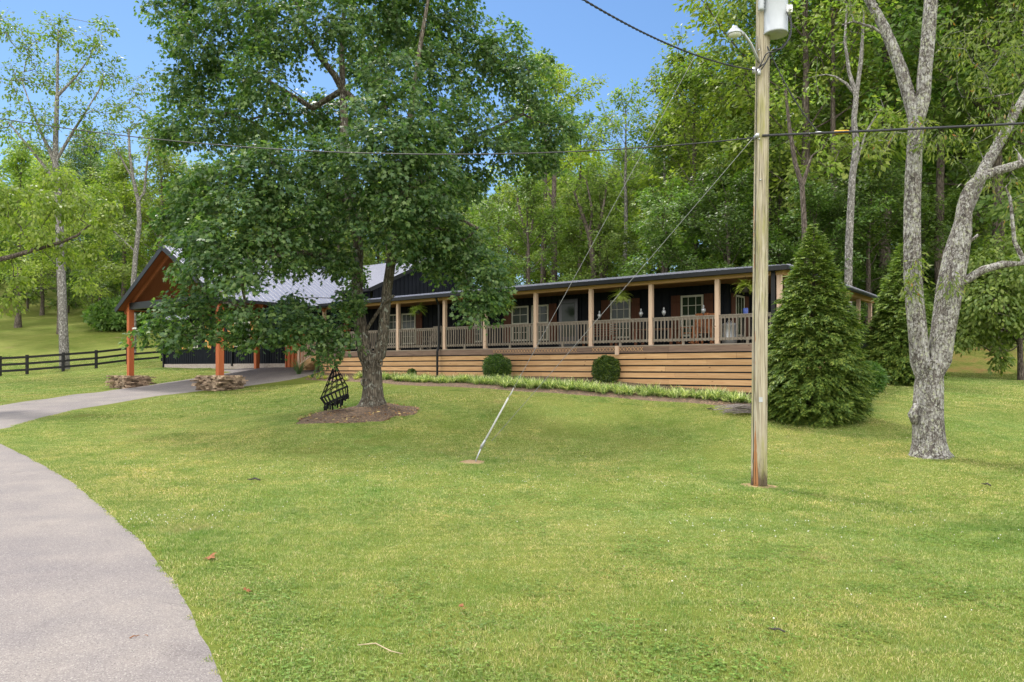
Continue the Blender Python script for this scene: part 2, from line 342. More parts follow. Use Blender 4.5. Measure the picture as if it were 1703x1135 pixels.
def m_lichen():
    m,nt,out=new_mat('lichen_bark'); v=coords(nt,'Object',(1,1,.55)); v1=coords(nt,'Object',(1,1,.8))
    n=noise(nt,v,20,8,.75); col=ramp(nt,n,[(.35,(.05,.042,.036)),(.65,(.20,.175,.155))])
    vo=N(nt,'ShaderNodeTexVoronoi',i_Scale=26); nt.links.new(v1,vo.inputs['Vector'])
    sp=nt.nodes.new('ShaderNodeSeparateColor'); nt.links.new(vo.outputs['Color'],sp.inputs[0])
    n3=noise(nt,v1,34,8,.8); n2=noise(nt,v1,3.2,5,.6)
    q=N(nt,'ShaderNodeMath',operation='MULTIPLY_ADD',i_1=.55); nt.links.new(n2,q.inputs[0]); nt.links.new(n3,q.inputs[2])
    q2=N(nt,'ShaderNodeMath',operation='MULTIPLY_ADD',i_1=.16); nt.links.new(sp.outputs[0],q2.inputs[0]); nt.links.new(q.outputs[0],q2.inputs[2])
    lc=ramp(nt,sp.outputs[1],[(.2,(.30,.285,.26)),(.6,(.44,.43,.40)),(.95,(.36,.37,.25))])
    col=mix(nt,ramp(nt,q2.outputs[0],[(.80,(0,0,0)),(.90,(1,1,1))]),col,lc)
    vf=N(nt,'ShaderNodeTexVoronoi',i_Scale=15); vf.feature='DISTANCE_TO_EDGE'; nt.links.new(coords(nt,'Object',(1,1,.22)),vf.inputs['Vector'])
    cr=ramp(nt,vf.outputs['Distance'],[(0,(.35,.33,.32)),(.12,(1,1,1))]); col=mix(nt,.8,col,mix(nt,1.0,col,cr,'MULTIPLY'))
    h=N(nt,'ShaderNodeMath',operation='ADD'); nt.links.new(n3,h.inputs[0]); nt.links.new(vf.outputs['Distance'],h.inputs[1])
    princ(nt,out,col,.92,.15,0,h.outputs[0],1.0,.035); return m
MT['bark_lichen']=m_lichen()
MT['bark_pale']=m_bark('pale_bark',(.13,.118,.102),(.30,.28,.25),(.40,.385,.35),.56)
MT['bark_forest']=m_bark('forest_bark',(.07,.055,.042),(.19,.155,.125),(.26,.24,.2),.62)
MT['maple_leaf']=m_leaf('maple_leaf',(.042,.088,.027),(.076,.134,.042),(.165,.225,.072),.42,.45,.44)
MT['leaf_yellow']=m_leaf('yellow_green_leaf',(.135,.195,.030),(.205,.265,.045),(.285,.33,.068),.5,.3,.42)
MT['leaf_mid']=m_leaf('mid_green_leaf',(.078,.138,.028),(.128,.20,.042),(.19,.258,.056),.48,.33,.40)
MT['leaf_dark']=m_leaf('dark_green_leaf',(.045,.095,.02),(.08,.145,.03),(.125,.195,.04),.45,.35,.36)
MT['leaf_olive']=m_leaf('olive_green_leaf',(.10,.155,.032),(.16,.215,.046),(.23,.275,.065),.5,.3,.42)
MT['leaf_dry']=m_leaf('drying_leaf',(.08,.12,.03),(.14,.15,.05),(.30,.10,.03),.6,.2,.35)
MT['thuja']=m_leaf('evergreen_spray',(.06,.12,.024),(.12,.20,.034),(.25,.32,.06),.55,.3,.25)
MT['boxwood']=m_leaf('boxwood_leaf',(.03,.07,.012),(.06,.115,.018),(.15,.21,.026),.42,.4,.3)
MT['liriope']=m_leaf('variegated_blade',(.07,.13,.03),(.22,.27,.08),(.66,.64,.40),.5,.3,.3)
MT['liriope_yellow']=m_leaf('yellow_variegated_blade',(.22,.27,.03),(.42,.42,.06),(.6,.57,.25),.5,.3,.35)
MT['fern']=m_leaf('fern_frond',(.22,.32,.05),(.36,.44,.09),(.5,.55,.16),.5,.3,.45)
MT['fescue']=m_leaf('blue_green_blade',(.06,.12,.05),(.10,.17,.07),(.16,.24,.11),.5,.3,.35)
MT['clover']=m_simple('clover_flower',(.6,.6,.52),(.75,.74,.66),20,.8,.2)
MT['dry_leaf']=m_simple('fallen_brown_leaf',(.16,.06,.025),(.26,.11,.04),20,.7,.2)
MT['dark_twig']=m_simple('dark_fallen_twig',(.04,.035,.03),(.07,.06,.05),20,.8,.2)
MT['straw']=m_simple('pale_dry_stick',(.33,.26,.16),(.46,.37,.24),20,.8,.2)

MT['clover_leaf']=m_leaf('clover_leaf',(.10,.17,.030),(.16,.24,.042),(.23,.29,.07),.55,.25,.35)
def m_bank():
    m,nt,out=new_mat('rough_bank'); w=worldpos(nt); n=noise(nt,w,.9,6,.7); f=noise(nt,w,9,6,.75)
    col=ramp(nt,n,[(.34,(.16,.22,.035)),(.5,(.30,.29,.08)),(.66,(.40,.24,.10))]); col=mix(nt,.7,col,mix(nt,1.0,col,ramp(nt,f,[(.3,(.55,.6,.5)),(.7,(1.3,1.25,1.2))]),'MULTIPLY'))
    princ(nt,out,col,.95,.1,0,f,.8,.08); return m
MT['bank']=m_bank()
# ------------------------------------------------------------------ ground sheet, driveway, beds
def axis(*segs):
    a=[]
    for (s,e,st) in segs: a+=list(np.arange(s,e,st))
    return np.array(a+[segs[-1][1]])
def grid_mesh(name,X,Y,Z,mat,kind='structure',smooth=True):
    ny,nx=X.shape
    V=np.stack([X.ravel(),Y.ravel(),Z.ravel()],1)
    i=np.arange(ny*nx).reshape(ny,nx)
    q=np.stack([i[:-1,:-1],i[:-1,1:],i[1:,1:],i[1:,:-1]],-1).reshape(-1,4)
    me=mesh_np(name,V,q.ravel(),np.arange(len(q))*4)
    o=link(name,me,mat,None,smooth); o['kind']=kind; return o
gx=axis((-900,-100,60),(-100,-40,3),(-40,40,.5),(40,100,3),(100,900,60))
gy=axis((-120,-8,14),(-8,46,.5),(46,110,2),(110,230,6),(230,1000,70))
GX,GY=np.meshgrid(gx,gy)
grid_mesh('ground',GX,GY,ground(GX,GY),MT['ground'])

def resample(pts,n):
    pts=np.array(pts,float); d=np.r_[0,np.cumsum(np.linalg.norm(np.diff(pts,axis=0),axis=1))]
    # Catmull-like smoothing on a dense linear path
    t=np.linspace(0,d[-1],n); out=np.stack([np.interp(t,d,pts[:,k]) for k in range(pts.shape[1])],1)
    for _ in range(max(2,n//40)):
        out[1:-1]=.25*out[:-2]+.5*out[1:-1]+.25*out[2:]
    return out
Rpx=[(385,1135),(345,1050),(300,970),(240,900),(180,848),(120,800),(60,765),(0,736)]
R=[(.9,-6),(.5,-2.5),(-.1,.6),(-.85,2.7)]+[tuple(G(*p)[:2]) for p in Rpx]
tip0=np.array(R[-1]); 
Upx=[(0,716),(60,698),(130,680.5),(230,664),(330,651),(430,640),(505,628)]
U=[tuple(G(*p)[:2]) for p in Upx]
tip1=np.array(U[0])
mid=(tip0+tip1)/2
R+= [tuple(tip0+np.array((-.9,.75))),tuple(mid+np.array((-1.35,.15))),tuple(tip1+np.array((-1.0,-.55)))]+U+[(-9.2,39.3),(-11.5,42.0)]
Lpx=[(-60,684),(0,675),(90,662),(180,650),(250,641),(310,632),(387,619)]
L=[(-8,-6),(-8.2,-2),(-8.8,4),(-11,10),(-15.5,15.5),(-20.5,20),(-23,24)]+[tuple(G(*p)[:2]) for p in Lpx]+[(-17.2,43.5),(-18.5,45.5)]
def corr(a,n): return resample(a,n)
nA=160
# match the two edges part by part so that the cross lines stay short
iR=len(R); kR=4+len(Rpx)+2; kL=6
r_=np.concatenate([corr(R[:kR],90),corr(R[kR-1:],110)[1:]]); l_=np.concatenate([corr(L[:kL],90),corr(L[kL-1:],110)[1:]])
r_[:,0]+=.02*np.sin(np.arange(len(r_))*.9)*rng.uniform(.2,1,len(r_)); r_+=rng.normal(0,.006,r_.shape)
DRIVE=np.concatenate([r_,l_[::-1]])
s=np.linspace(0,1,26)
DX=r_[:,None,0]*(1-s)+l_[:,None,0]*s; DY=r_[:,None,1]*(1-s)+l_[:,None,1]*s
DZ=ground(DX,DY)+.03; DZ[:,0]-=.035; DZ[:,-1]-=.035
grid_mesh('driveway',DX,DY,DZ,MT['asphalt'])
def inpoly(x,y,poly):
    x=np.asarray(x); y=np.asarray(y); c=np.zeros(x.shape,bool); p=np.asarray(poly)
    j=len(p)-1
    for i in range(len(p)):
        xi,yi=p[i]; xj,yj=p[j]
        cond=((yi>y)!=(yj>y))
        with np.errstate(divide='ignore',invalid='ignore'):
            c^=cond&(x<(xj-xi)*(y-yi)/(yj-yi+1e-15)+xi)
        j=i
    return c
def patch(name,center,rx,ry,mat,seed,off=.02,n=48,rings=8,rot=0,wob=.12,kind='structure'):
    """an irregular flat bed draped on the ground"""
    r0=np.random.default_rng(seed); an=np.arange(n)*2*PI/n
    w=1+wob*(np.sin(an*2+r0.uniform(0,6))+.7*np.sin(an*5+r0.uniform(0,6))+.5*np.sin(an*9+r0.uniform(0,6)))
    bx=np.cos(an)*rx*w; by=np.sin(an)*ry*w; c,sn=math.cos(rot),math.sin(rot)
    bx,by=bx*c-by*sn,bx*sn+by*c
    k=np.linspace(0.001,1,rings)[:,None]
    X=center[0]+np.c_[bx,bx[0]]*k if False else center[0]+np.r_[bx,bx[0]][None]*k
    Y=center[1]+np.r_[by,by[0]][None]*k
    Z=ground(X,Y)+off*(1-.0*k)+.0; Z[-1]-=off+.012
    grid_mesh(name,X,Y,Z,mat,kind); return np.stack([center[0]+bx,center[1]+by],1)
MAPLE=G(620,675)
ring=G(596,687)
RING=patch('mulch_ring',(ring[0],ring[1]),1.68,1.6,MT['mulch'],3,.035,wob=.10,rot=.15)
anch=G(787,769); ANCH=patch('bare_dirt_patch',(anch[0],anch[1]),.34,.28,MT['dirt'],5,.018,rings=4,n=24)
POLE=G(1262,809); PD=patch('bare_dirt_patch',(POLE[0],POLE[1]),.34,.3,MT['dirt'],6,.018,rings=4,n=24)
bk=P(1640,600,42); patch('grass_bank',(bk[0],bk[1]),9,3.2,MT['bank'],9,.05,rings=14,n=60,wob=.1)
RT=G(1545,758)

# ------------------------------------------------------------------ the house
HC=np.array((8.37,22.75)); HR=math.atan2(-.611,.7915); HZ=1.2
ca,sa=math.cos(HR),math.sin(HR)
def hw(x,y): return np.array((HC[0]+ca*x-sa*y, HC[1]+sa*x+ca*y))
def tx(px,yl=0.0):
    """house x of the point seen at column px on the plane y=yl"""
    b=HC+np.array((-sa,ca))*yl; k=(px-CX)/F
    # (b.x+ca x)=(k)(b.y+sa x)
    return (k*b[1]-b[0])/(ca-k*sa)
def hz(px,py,x,yl): 
    return EYE+(HY-py)/F*hw(x,yl)[1]-HZ
house=thing('house','long single storey dark house with a timber porch, metal roof and gabled carport','house',(HC[0],HC[1],HZ),HR)
D=2.69-HZ   # deck top
XL=-22.75; WX=-2.7; WY=2.4; SY=12.8
def ribs_y(mb,x0,x1,y,z0,z1,step=.3,d=.03,w=.045):
    x=x0+step/2
    while x<x1:
        zt=z1(x) if callable(z1) else z1
        mb.box(x-w/2,x+w/2,y-d,y-.0005,z0,zt); x+=step
# walls
w=MB(); w.box(-30.0,WX,WY,WY+.15,-1.0,4.2); ribs_y(w,-30.0,WX,WY,.6,4.19); w.build('wall',MT['siding'],house)
w=MB(); w.box(WX-.15,WX,WY+.152,SY-.3,-.3,4.2)
y=WY+.3
while y<SY-.3: w.box(WX+.0005,WX+.03,y-.02,y+.02,.6,4.19); y+=.3
w.build('wall',MT['siding'],house)
# garage wall to the far end
XG0,XG1=-42.9,-28.9
w=MB(); w.box(XG0,-30.002,WY,WY+.15,.95,4.9); ribs_y(w,XG0,-24.2,WY,.95,4.6,.24); w.box(XG0,XG0+.15,WY+.152,WY+8,.95,4.9); w.build('garage_wall',MT['siding'],house)
f=MB(); f.box(XG0-.03,XG1+.4,WY-.06,WY-.002,.2,.95); f.build('foundation',MT['foundation'],house)
# tall house: front strip of wall above the porch roof, gable end
TX=-21.5; TE=6.1-HZ; TRIDGE=8.07-HZ; TY0=WY; TYR=WY+4.5; TY1=WY+9
g=MB()
g.quad((TX,TY0,3.9),(TX,TY1,3.9),(TX,TY1,TE),(TX,TYR,TRIDGE),(TX,TY0,TE))
yy=TY0+.15
while yy<TY1:
    zt=TE+(TRIDGE-TE)*(1-abs(yy-TYR)/4.5)
    g.box(TX+.001,TX+.035,yy-.025,yy+.025,3.9,zt-.02); yy+=.3
g.box(TX+.001,TX+.05,TY0-.002,TY0+.09,3.9,TE-.02)
g.build('gable_wall',MT['siding'],house)
w=MB(); w.quad((-34,TY0-.16,3.9),(TX+.0,TY0-.16,3.9),(TX+.0,TY0-.16,TE),(-34,TY0-.16,TE)); ribs_y(w,-30,TX,TY0-.16,4.0,TE-.02); w.build('upper_wall',MT['siding'],house)

def roof_plane(mb,e0,e1,r1,r0,thick=.05,step=.23,rh=.022,rw=.05):
    """sheet metal between the eave e0-e1 and the ridge r0-r1, with standing ribs down the slope"""
    e0,e1,r0,r1=[np.array(q,float) for q in (e0,e1,r0,r1)]
    u=e1-e0; Lu=np.linalg.norm(u); u/=Lu
    n=np.cross(u,r0-e0); n/=np.linalg.norm(n); v=np.cross(n,u)
    up=n if n[2]>0 else -n
    a=[e0,e1,r1,r0]; b=[q-up*thick for q in a]
    if n[2]<0: a=a[::-1]; b=b[::-1]
    mb.quad(*a); mb.quad(*b[::-1])
    for i in range(4): mb.quad(a[i],b[i],b[(i+1)%4],a[(i+1)%4])
    V=np.dot(r0-e0,v); u0=np.dot(r0-e0,u); u1=np.dot(r1-e0,u)
    s=step/2
    while s<Lu:
        top=1.0
        if s<u0 and u0>1e-6: top=min(top,s/u0)
        if s>u1 and Lu-u1>1e-6: top=min(top,(Lu-s)/(Lu-u1))
        if top>.02:
            p=e0+u*s-v*.012; q=e0+u*s+v*V*top
            for k in (0,):
                n0=len(mb.v); o=rw/2
                mb.v+=[tuple(t) for t in (p-u*o+up*.0008,p-u*o*.4+up*rh,p+u*o*.4+up*rh,p+u*o+up*.0008,q-u*o+up*.0008,q-u*o*.4+up*rh,q+u*o*.4+up*rh,q+u*o+up*.0008)]
                mb.f+=[(n0,n0+1,n0+5,n0+4),(n0+1,n0+2,n0+6,n0+5),(n0+2,n0+3,n0+7,n0+6),(n0,n0+3,n0+2,n0+1)]
        s+=step
PE=5.04-HZ; PR=5.70-HZ   # porch eave, low ridge
OV=.32; RX=-4.0; RY=4.0
r=MB(); roof_plane(r,(TX-2.2,-OV,PE),(OV,-OV,PE),(RX,RY,PR),(TX-2.2,RY,PR)); r.build('porch_roof',MT['roof'],house)
r=MB(); roof_plane(r,(OV+.002,-OV,PE),(OV+.002,SY+OV,PE),(RX+.002,SY+OV,PR),(RX+.002,RY,PR)); r.build('porch_roof',MT['roof'],house)
r=MB(); roof_plane(r,(-8.4,8.4,PE),(TX,8.4,PE),(TX,RY+.002,PR-.002),(RX-.1,RY+.002,PR-.002)); roof_plane(r,(-8.4,SY+OV,PE),(-8.4,8.3,PE),(RX-.002,RY+.2,PR-.002),(RX-.002,SY+OV,PR-.002)); r.build('porch_roof',MT['roof'],house)
# tall roof
o=.45; sl=(TRIDGE-TE)/4.5
r=MB(); roof_plane(r,(-45,TY0-o,TE-sl*o+.06),(TX+.3,TY0-o,TE-sl*o+.06),(TX+.3,TYR,TRIDGE+.06),(-45,TYR,TRIDGE+.06),.06); 
roof_plane(r,(-45,TY1+o,TE-sl*o+.058),(TX+.3,TY1+o,TE-sl*o+.058),(TX+.3,TYR+.002,TRIDGE+.058),(-45,TYR+.002,TRIDGE+.058),.06); r.build('main_roof',MT['roof'],house)
t=MB()
t.bar((TX+.315,TY0-o,TE-sl*o-.03),(TX+.315,TYR,TRIDGE-.03),.03,.2); t.bar((TX+.315,TYR,TRIDGE-.03),(TX+.315,TY1+o,TE-sl*o-.03),.03,.2)
t.build('rake_trim',MT['black_metal'],house)
t=MB(); t.box(-31,TX+.3,TY0-o-.13,TY0-o-.01,TE-sl*o-.12,TE-sl*o+.02); t.build('gutter',MT['black_metal'],house)
# carport gable roof
CXR=-22.75; CXL=tx(222,-5.2); CY=-5.35; CM=(CXR+CXL)/2
CE=5.28-HZ; CRZ=hz(287,409,CM,CY-.3); ov=.62
half=(CXR-CXL)/2; cs=(CRZ-CE)/(half+.0); ce=CE-cs*ov
r=MB(); roof_plane(r,(CXR+ov,CY-.45,ce),(CXR+ov,WY+1.2,ce),(CM,TYR-.3,CRZ),(CM,CY-.45,CRZ),.07,.3,.03,.06); r.build('carport_roof',MT['roof'],house)
r=MB(); roof_plane(r,(CXL-ov,WY+1.2,ce),(CXL-ov,CY-.45,ce),(CM-.002,CY-.45,CRZ),(CM-.002,TYR-.3,CRZ),.07,.3,.03,.06); r.build('carport_roof',MT['roof'],house)
t=MB()
for sgn,xe in ((1,CXR+ov),(-1,CXL-ov)):
    t.bar((xe,CY-.47,ce-.09),(CM,CY-.47,CRZ-.09),.035,.24)
t.build('rake_trim',MT['black_metal'],house)
for xe in (CXR+ov,CXL-ov):
    t=MB(); t.box(xe-.01 if xe>CM else xe-.13,xe+.13 if xe>CM else xe+.01,CY-.45,-.5,ce-.14,ce-.01); t.build('gutter',MT['black_metal'],house)
# cedar lining under the carport roof, rafters and front truss
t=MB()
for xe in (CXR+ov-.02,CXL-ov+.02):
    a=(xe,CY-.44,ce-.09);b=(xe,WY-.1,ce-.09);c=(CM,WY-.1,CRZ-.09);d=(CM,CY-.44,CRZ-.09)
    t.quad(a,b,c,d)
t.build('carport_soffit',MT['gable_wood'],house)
t=MB()
for xe in (CXR+ov-.05,CXL-ov+.05):
    t.bar((xe,CY,ce-.2),(CM,CY,CRZ-.22),.09,.2)
    for k in range(1,5):
        t.bar((xe,CY+k*1.75,ce-.2),(CM,CY+k*1.75,CRZ-.22),.07,.18)
t.bar((CM-1.9,CY+1.7,CE+.0),(CM-.1,CY+1.7,CE+1.2),.12,.14)
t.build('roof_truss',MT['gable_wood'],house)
t=MB()
t.box(CXL-.05,CXR+.05,CY-.12,CY+.12,CE-.42,CE-.08)
for xe in (CXL,CXR): t.box(xe-.12,xe+.12,CY+.13,WY-.4,CE-.42,CE-.08)
t.build('carport_beam',MT['black_metal'],house)
for xc in (CXL,CXR):
    wxy=hw(xc,CY); z0=gz(*wxy)-HZ
    p=MB(); p.box(xc-.125,xc+.125,CY-.125-.003,CY+.125,z0+.2,CE-.02); p.build('carport_post',MT['cedar'],house)
for xc in (CXL+.1,CXR-.1):
    wxy=hw(xc,WY-.4); z0=gz(*wxy)-HZ
    p=MB(); p.box(xc-.12,xc+.12,WY-.65,WY-.42,z0,CE-.02); p.build('carport_post',MT['cedar'],house)
# awning over the garage door, doors and windows under the carport
def slab(mb,x0,x1,y,z0,z1): mb.box(x0,x1,y-.06,y-.001,z0,z1)
xa0=tx(293,WY); xa1=tx(334,WY)
a=MB(); roof_plane(a,(xa0,WY-1.0,hz(312,531,-39,WY-1)),(xa1,WY-1.0,hz(312,531,-39,WY-1)),(xa1,WY-.05,hz(312,518,-39,WY)+.15),(xa0,WY-.05,hz(312,518,-39,WY)+.15),.08); a.build('awning',MT['roof'],house)
def window(x0,x1,z0,z1,yl,nx=2,nz=4,fw=.07,double=True):
    fr=MB(); y0=yl-.055; y1=yl-.031
    fr.box(x0,x1,y0,y1,z0,z0+fw); fr.box(x0,x1,y0,y1,z1-fw,z1); fr.box(x0,x0+fw,y0,y1,z0+fw,z1-fw); fr.box(x1-fw,x1,y0,y1,z0+fw,z1-fw)
    zm=(z0+z1)/2
    fr.box(x0+fw,x1-fw,y0+.003,y1,zm-.03,zm+.03)
    for i in range(1,nx+1):
        xx=x0+(x1-x0)*i/(nx+1)
        for a0,a1 in ((z0+fw,zm-.03),(zm+.03,z1-fw)): fr.box(xx-.011,xx+.011,y0+.012,y1,a0,a1)
    for a0,a1 in ((z0,zm),(zm,z1)):
        zz=(a0+a1)/2; fr.box(x0+fw,x1-fw,y0+.014,y1,zz-.011,zz+.011)
    o=fr.build('window',MT['frame'],house)
    pn=MB(); pn.box(x0+fw*.5,x1-fw*.5,yl-.036,yl-.0315,z0+fw*.5,z1-fw*.5); pn.build('pane',MT['glass'],o)
def shutter(x0,x1,z0,z1,yl,mat):
    s=MB(); w3=(x1-x0)/3
    for i in range(3): s.box(x0+i*w3+.004,x0+(i+1)*w3-.004,yl-.06,yl-.031,z0,z1)
    for zz in (z0+.25,z1-.25): s.box(x0+.01,x1-.01,yl-.08,yl-.0605,zz-.05,zz+.05)
    s.build('shutter',mat,house)
for (p0,p1,s0,s1,s2,s3) in ((391,417,380,390,418,428),(314,330,304,313,342,352)):
    x0,x1=tx(p0,WY),tx(p1,WY); window(x0,x1,2.0,3.5,WY,2)
    shutter(tx(s0,WY),tx(s1,WY),1.95,3.55,WY,MT['shutter_orange']); shutter(tx(s2,WY),tx(s3,WY),1.95,3.55,WY,MT['shutter_orange'])
dx0,dx1=tx(476,WY),tx(508,WY)
d=MB(); d.box(dx0,dx1,WY-.08,WY-.031,.6,2.95); 
for i in range(5): d.box(dx0+.12+i*.35,dx0+.2+i*.35,WY-.16,WY-.082,.6,2.95)
d.build('cedar_entry',MT['cedar'],house)
# porch windows
ZW0,ZW1=3.06-HZ,4.58-HZ
for (p0,p1,sh,nx) in ((1133,1170.5,((1117,1132),(1172,1187)),2),(1016,1049.5,((1001,1015),(1051,1065)),2),(852,880,((839,851),),1),(885,913,((914,927),),1),
      (669,692,((693,703),),2),(645,665,((633,644),),1),(790,803,((777,789),(804,813)),2)):
    window(tx(p0,WY),tx(p1,WY),ZW0,ZW1,WY,nx)
    for q0,q1 in sh: shutter(tx(q0,WY),tx(q1,WY),ZW0-.03,ZW1+.02,WY,MT['shutter'])
dd=MB(); x0=tx(931,WY); x1=tx(962,WY); dd.box(x0,x1,WY-.07,WY-.031,D,D+2.05); dr=dd.build('door',MT['door'],house)
dd=MB(); dd.box(x0+.15,x1-.15,WY-.078,WY-.0705,D+.5,D+1.9); dd.build('pane',MT['glass'],dr)
dd=MB(); dd.box(x1-.1,x1-.06,WY-.12,WY-.0705,D+.95,D+1.05); dd.build('handle',MT['galv'],dr)
# side wall window (on x=WX), built in place
fr=MB(); ya,yb=WY+.75,WY+1.65
X0,X1=WX+.031,WX+.055
for a in ((ya,yb,ZW0,ZW0+.07),(ya,yb,ZW1-.07,ZW1),(ya,ya+.07,ZW0+.07,ZW1-.07),(yb-.07,yb,ZW0+.07,ZW1-.07),(ya+.07,yb-.07,(ZW0+ZW1)/2-.03,(ZW0+ZW1)/2+.03)): fr.box(X0,X1,*a)
for k in (1,2): fr.box(X0,X1-.012,ya+.3*k-.01,ya+.3*k+.01,ZW0+.07,ZW1-.07)
wo=fr.build('window',MT['frame'],house)
pn=MB(); pn.box(WX+.0305,WX+.036,ya+.03,yb-.03,ZW0+.03,ZW1-.03); pn.build('pane',MT['glass'],wo)
for (a,b) in ((ya-.42,ya-.03),(yb+.03,yb+.42)):
    s_=MB(); s_.box(WX+.031,WX+.06,a,b,ZW0-.03,ZW1+.02); s_.build('shutter',MT['shutter'],house)
# deck
dk=MB()
n=0; y=0.0
while y<WY-.02: dk.box(XL,0,y,min(y+.14,WY),D-.035,D); y+=.147
y=0
x=-.14
xx=0
while xx>WX: dk.box(max(xx-.14,WX),xx,WY+.003,SY,D-.035,D); xx-=.147
dk.build('deck',MT['deck'],house)
rb=MB()
x=XL
while x<-.01:
    x2=min(x+random.uniform(3.2,4.9),0); rb.box(x+.003,x2-.003,.0,.045,D-.255,D-.037); x=x2
rb.box(-.045,0,.047,SY,D-.255,D-.037)
rb.build('rim_board',MT['rim'],house)
# hanging lattice sheet edge and one block on the rim board
for (q0,q1) in ((820,960),(985,1070)):
    lt=MB(); xs=tx(q0),tx(q1); k=xs[0]
    while k<xs[1]:
        if True:
            lt.bar((k,-.008,D-.20),(k+.11,-.008,D-.06),.012,.006,up=(0,1,0)); lt.bar((k+.11,-.014,D-.20),(k,-.014,D-.06),.012,.006,up=(0,1,0))
        k+=.14
    lt.build('lattice_trim',MT['skirt'],house)
bl=MB(); xb=tx(1027); bl.box(xb-.07,xb+.07,-.07,-.002,D-.33,D-.01); bl.build('deck_block',MT['post'],house)
sk=MB()
zt=D-.30
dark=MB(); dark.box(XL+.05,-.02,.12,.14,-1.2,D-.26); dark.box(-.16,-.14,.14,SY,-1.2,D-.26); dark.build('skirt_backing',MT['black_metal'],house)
k=0
while zt>-.55:
    x=XL
    while x<-.01:
        x2=min(x+random.choice((2.4,3.05,3.66,4.27))*random.uniform(.9,1.1),0)
        sk.box(x+.004,x2-.004,.05+random.uniform(0,.008),.085,zt-.172+random.uniform(-.004,.004),zt); x=x2
    y=.09
    sk.box(-.085,-.05,.09,SY,zt-.172,zt)
    zt-=.222; k+=1
sk.build('skirting',MT['skirt'],house)
# posts, beam, ceiling, gutters
PX=[tx(q) for q in (1191.5,1081,981,889,805,737.5,660,596,537)]+[-.1]
for xp in PX:
    p=MB(); p.box(xp-.07,xp+.07,.02,.16,D+.0005,4.80-HZ); p.build('porch_post',MT['post'],house)
SPY=[3.2,5.6,8.0,10.4,12.6]
for yp in SPY:
    p=MB(); p.box(-.16,-.02,yp-.07,yp+.07,D+.0005,4.80-HZ); p.build('porch_post',MT['cedar'] if False else MT['post'],house)
b=MB(); b.box(XL-.3,.02,.0,.18,4.80-HZ+.0005,5.0-HZ); b.box(-.18,.02,.182,SY+.1,4.80-HZ+.0005,5.0-HZ); b.build('beam',MT['beam'],house)
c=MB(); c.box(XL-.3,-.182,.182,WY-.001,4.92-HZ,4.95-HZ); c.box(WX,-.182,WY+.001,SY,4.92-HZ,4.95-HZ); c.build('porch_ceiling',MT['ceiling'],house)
gt=MB(); gt.box(XL-1.0,OV-.02,-OV-.12,-OV+.005,PE-.15,PE-.012); gt.box(XL-1.0,OV-.02,-OV+.008,-.002,PE-.12,PE-.10); gt.build('gutter',MT['black_metal'],house)
gt=MB(); gt.box(OV-.02,OV+.02,-OV-.1,SY+OV,PE-.14,PE-.056); gt.build('fascia',MT['black_metal'],house)
xd=tx(731.5)
ds=MB(); ds.tube([(xd,-.22,PE-.1),(xd,-.22,PE-.2),(xd,-.06,PE-.45),(xd,-.06,D+.15),(xd,-.16,D-.1),(xd,-.16,-.2+gz(*hw(xd,-.2))-HZ+.2)],.05,8); ds.build('downspout',MT['black_metal'],house)
ds=MB(); xd2=-.1; ds.box(xd2-.22,xd2-.1,-.05,.07,D+.0,PE-.12); ds.build('downspout',MT['black_metal'],house)
ds=MB(); x3=tx(388,WY); ds.box(x3-.05,x3+.05,WY-.14,WY-.04,.8,4.6); ds.build('downspout',MT['black_metal'],house)
ds=MB(); x3=tx(274,WY); ds.box(x3-.05,x3+.05,WY-.14,WY-.04,.7,4.6); ds.build('downspout',MT['black_metal'],house)
def railing(x0,x1):
    r=MB(); yr=.09
    r.box(x0,x1,yr-.045,yr+.045,D+.915,D+.95); r.box(x0,x1,yr-.02,yr+.02,D+.83,D+.9145)
    r.box(x0,x1,yr-.02,yr+.02,D+.12,D+.205)
    n=max(2,int((x1-x0)/.128)); 
    for i in range(n):
        xx=x0+(i+.5)*(x1-x0)/n+random.uniform(-.006,.006); r.box(xx-.018,xx+.018,yr-.056-.0005,yr-.021,D+.10,D+.90)
    xm=(x0+x1)/2; r.box(xm-.04,xm+.04,yr-.03,yr+.03,D+.0005,D+.1195)
    r.build('railing',MT['rail'],house)
xs=sorted(PX)
for a,b_ in zip(xs[:-1],xs[1:]): railing(a+.073,b_-.073)
r=MB()
ys=[.17]+SPY
for a,b_ in zip(ys[:-1],ys[1:]):
    r=MB(); r.box(-.14,-.05,a+.07,b_-.072,D+.915,D+.95); y=a+.1
    while y<b_-.1: r.box(-.1,-.08,y,y+.12,D-.15,D+.913); y+=.122
    r.build('railing',MT['siding'],house)
# stairs at the far end of the porch
st=MB(); nst=6; run=.29; z0=gz(*hw(XL-1.8,.9))-HZ; rise=(D-z0)/nst
for i in range(1,nst):
    st.box(XL-i*run,XL-(i-1)*run-.002,.05,1.35,D-i*rise-.04,D-i*rise)
    st.box(XL-i*run+.02,XL-(i-1)*run-.02,.07,1.33,D-(i+1)*rise,D-i*rise-.042)
for yy in (.0,1.36): st.bar((XL-.02,yy,D-.12),(XL-nst*run+.1,yy,z0+.08),.04,.26)
st.build('stairs',MT['skirt'],house)
sr=MB()
xe=XL-nst*run+.12
for yy in (-.02,1.40):
    sr.box(xe-.05,xe+.05,yy-.05,yy+.05,z0-.1,z0+1.12)
    sr.bar((XL+.2,yy,D+.93),(xe,yy,z0+1.05),.08,.045); sr.bar((XL+.2,yy,D+.14),(xe,yy,z0+.28),.05,.045)
    for i in range(1,13):
        t_=i/13; xx=XL+.1+(xe-XL)*t_; zz=D+(z0+.1-D)*t_
        sr.box(xx-.018,xx+.018,yy-.02,yy+.02,zz+.15,zz+.9)
sr.build('stair_railing',MT['post'],house)
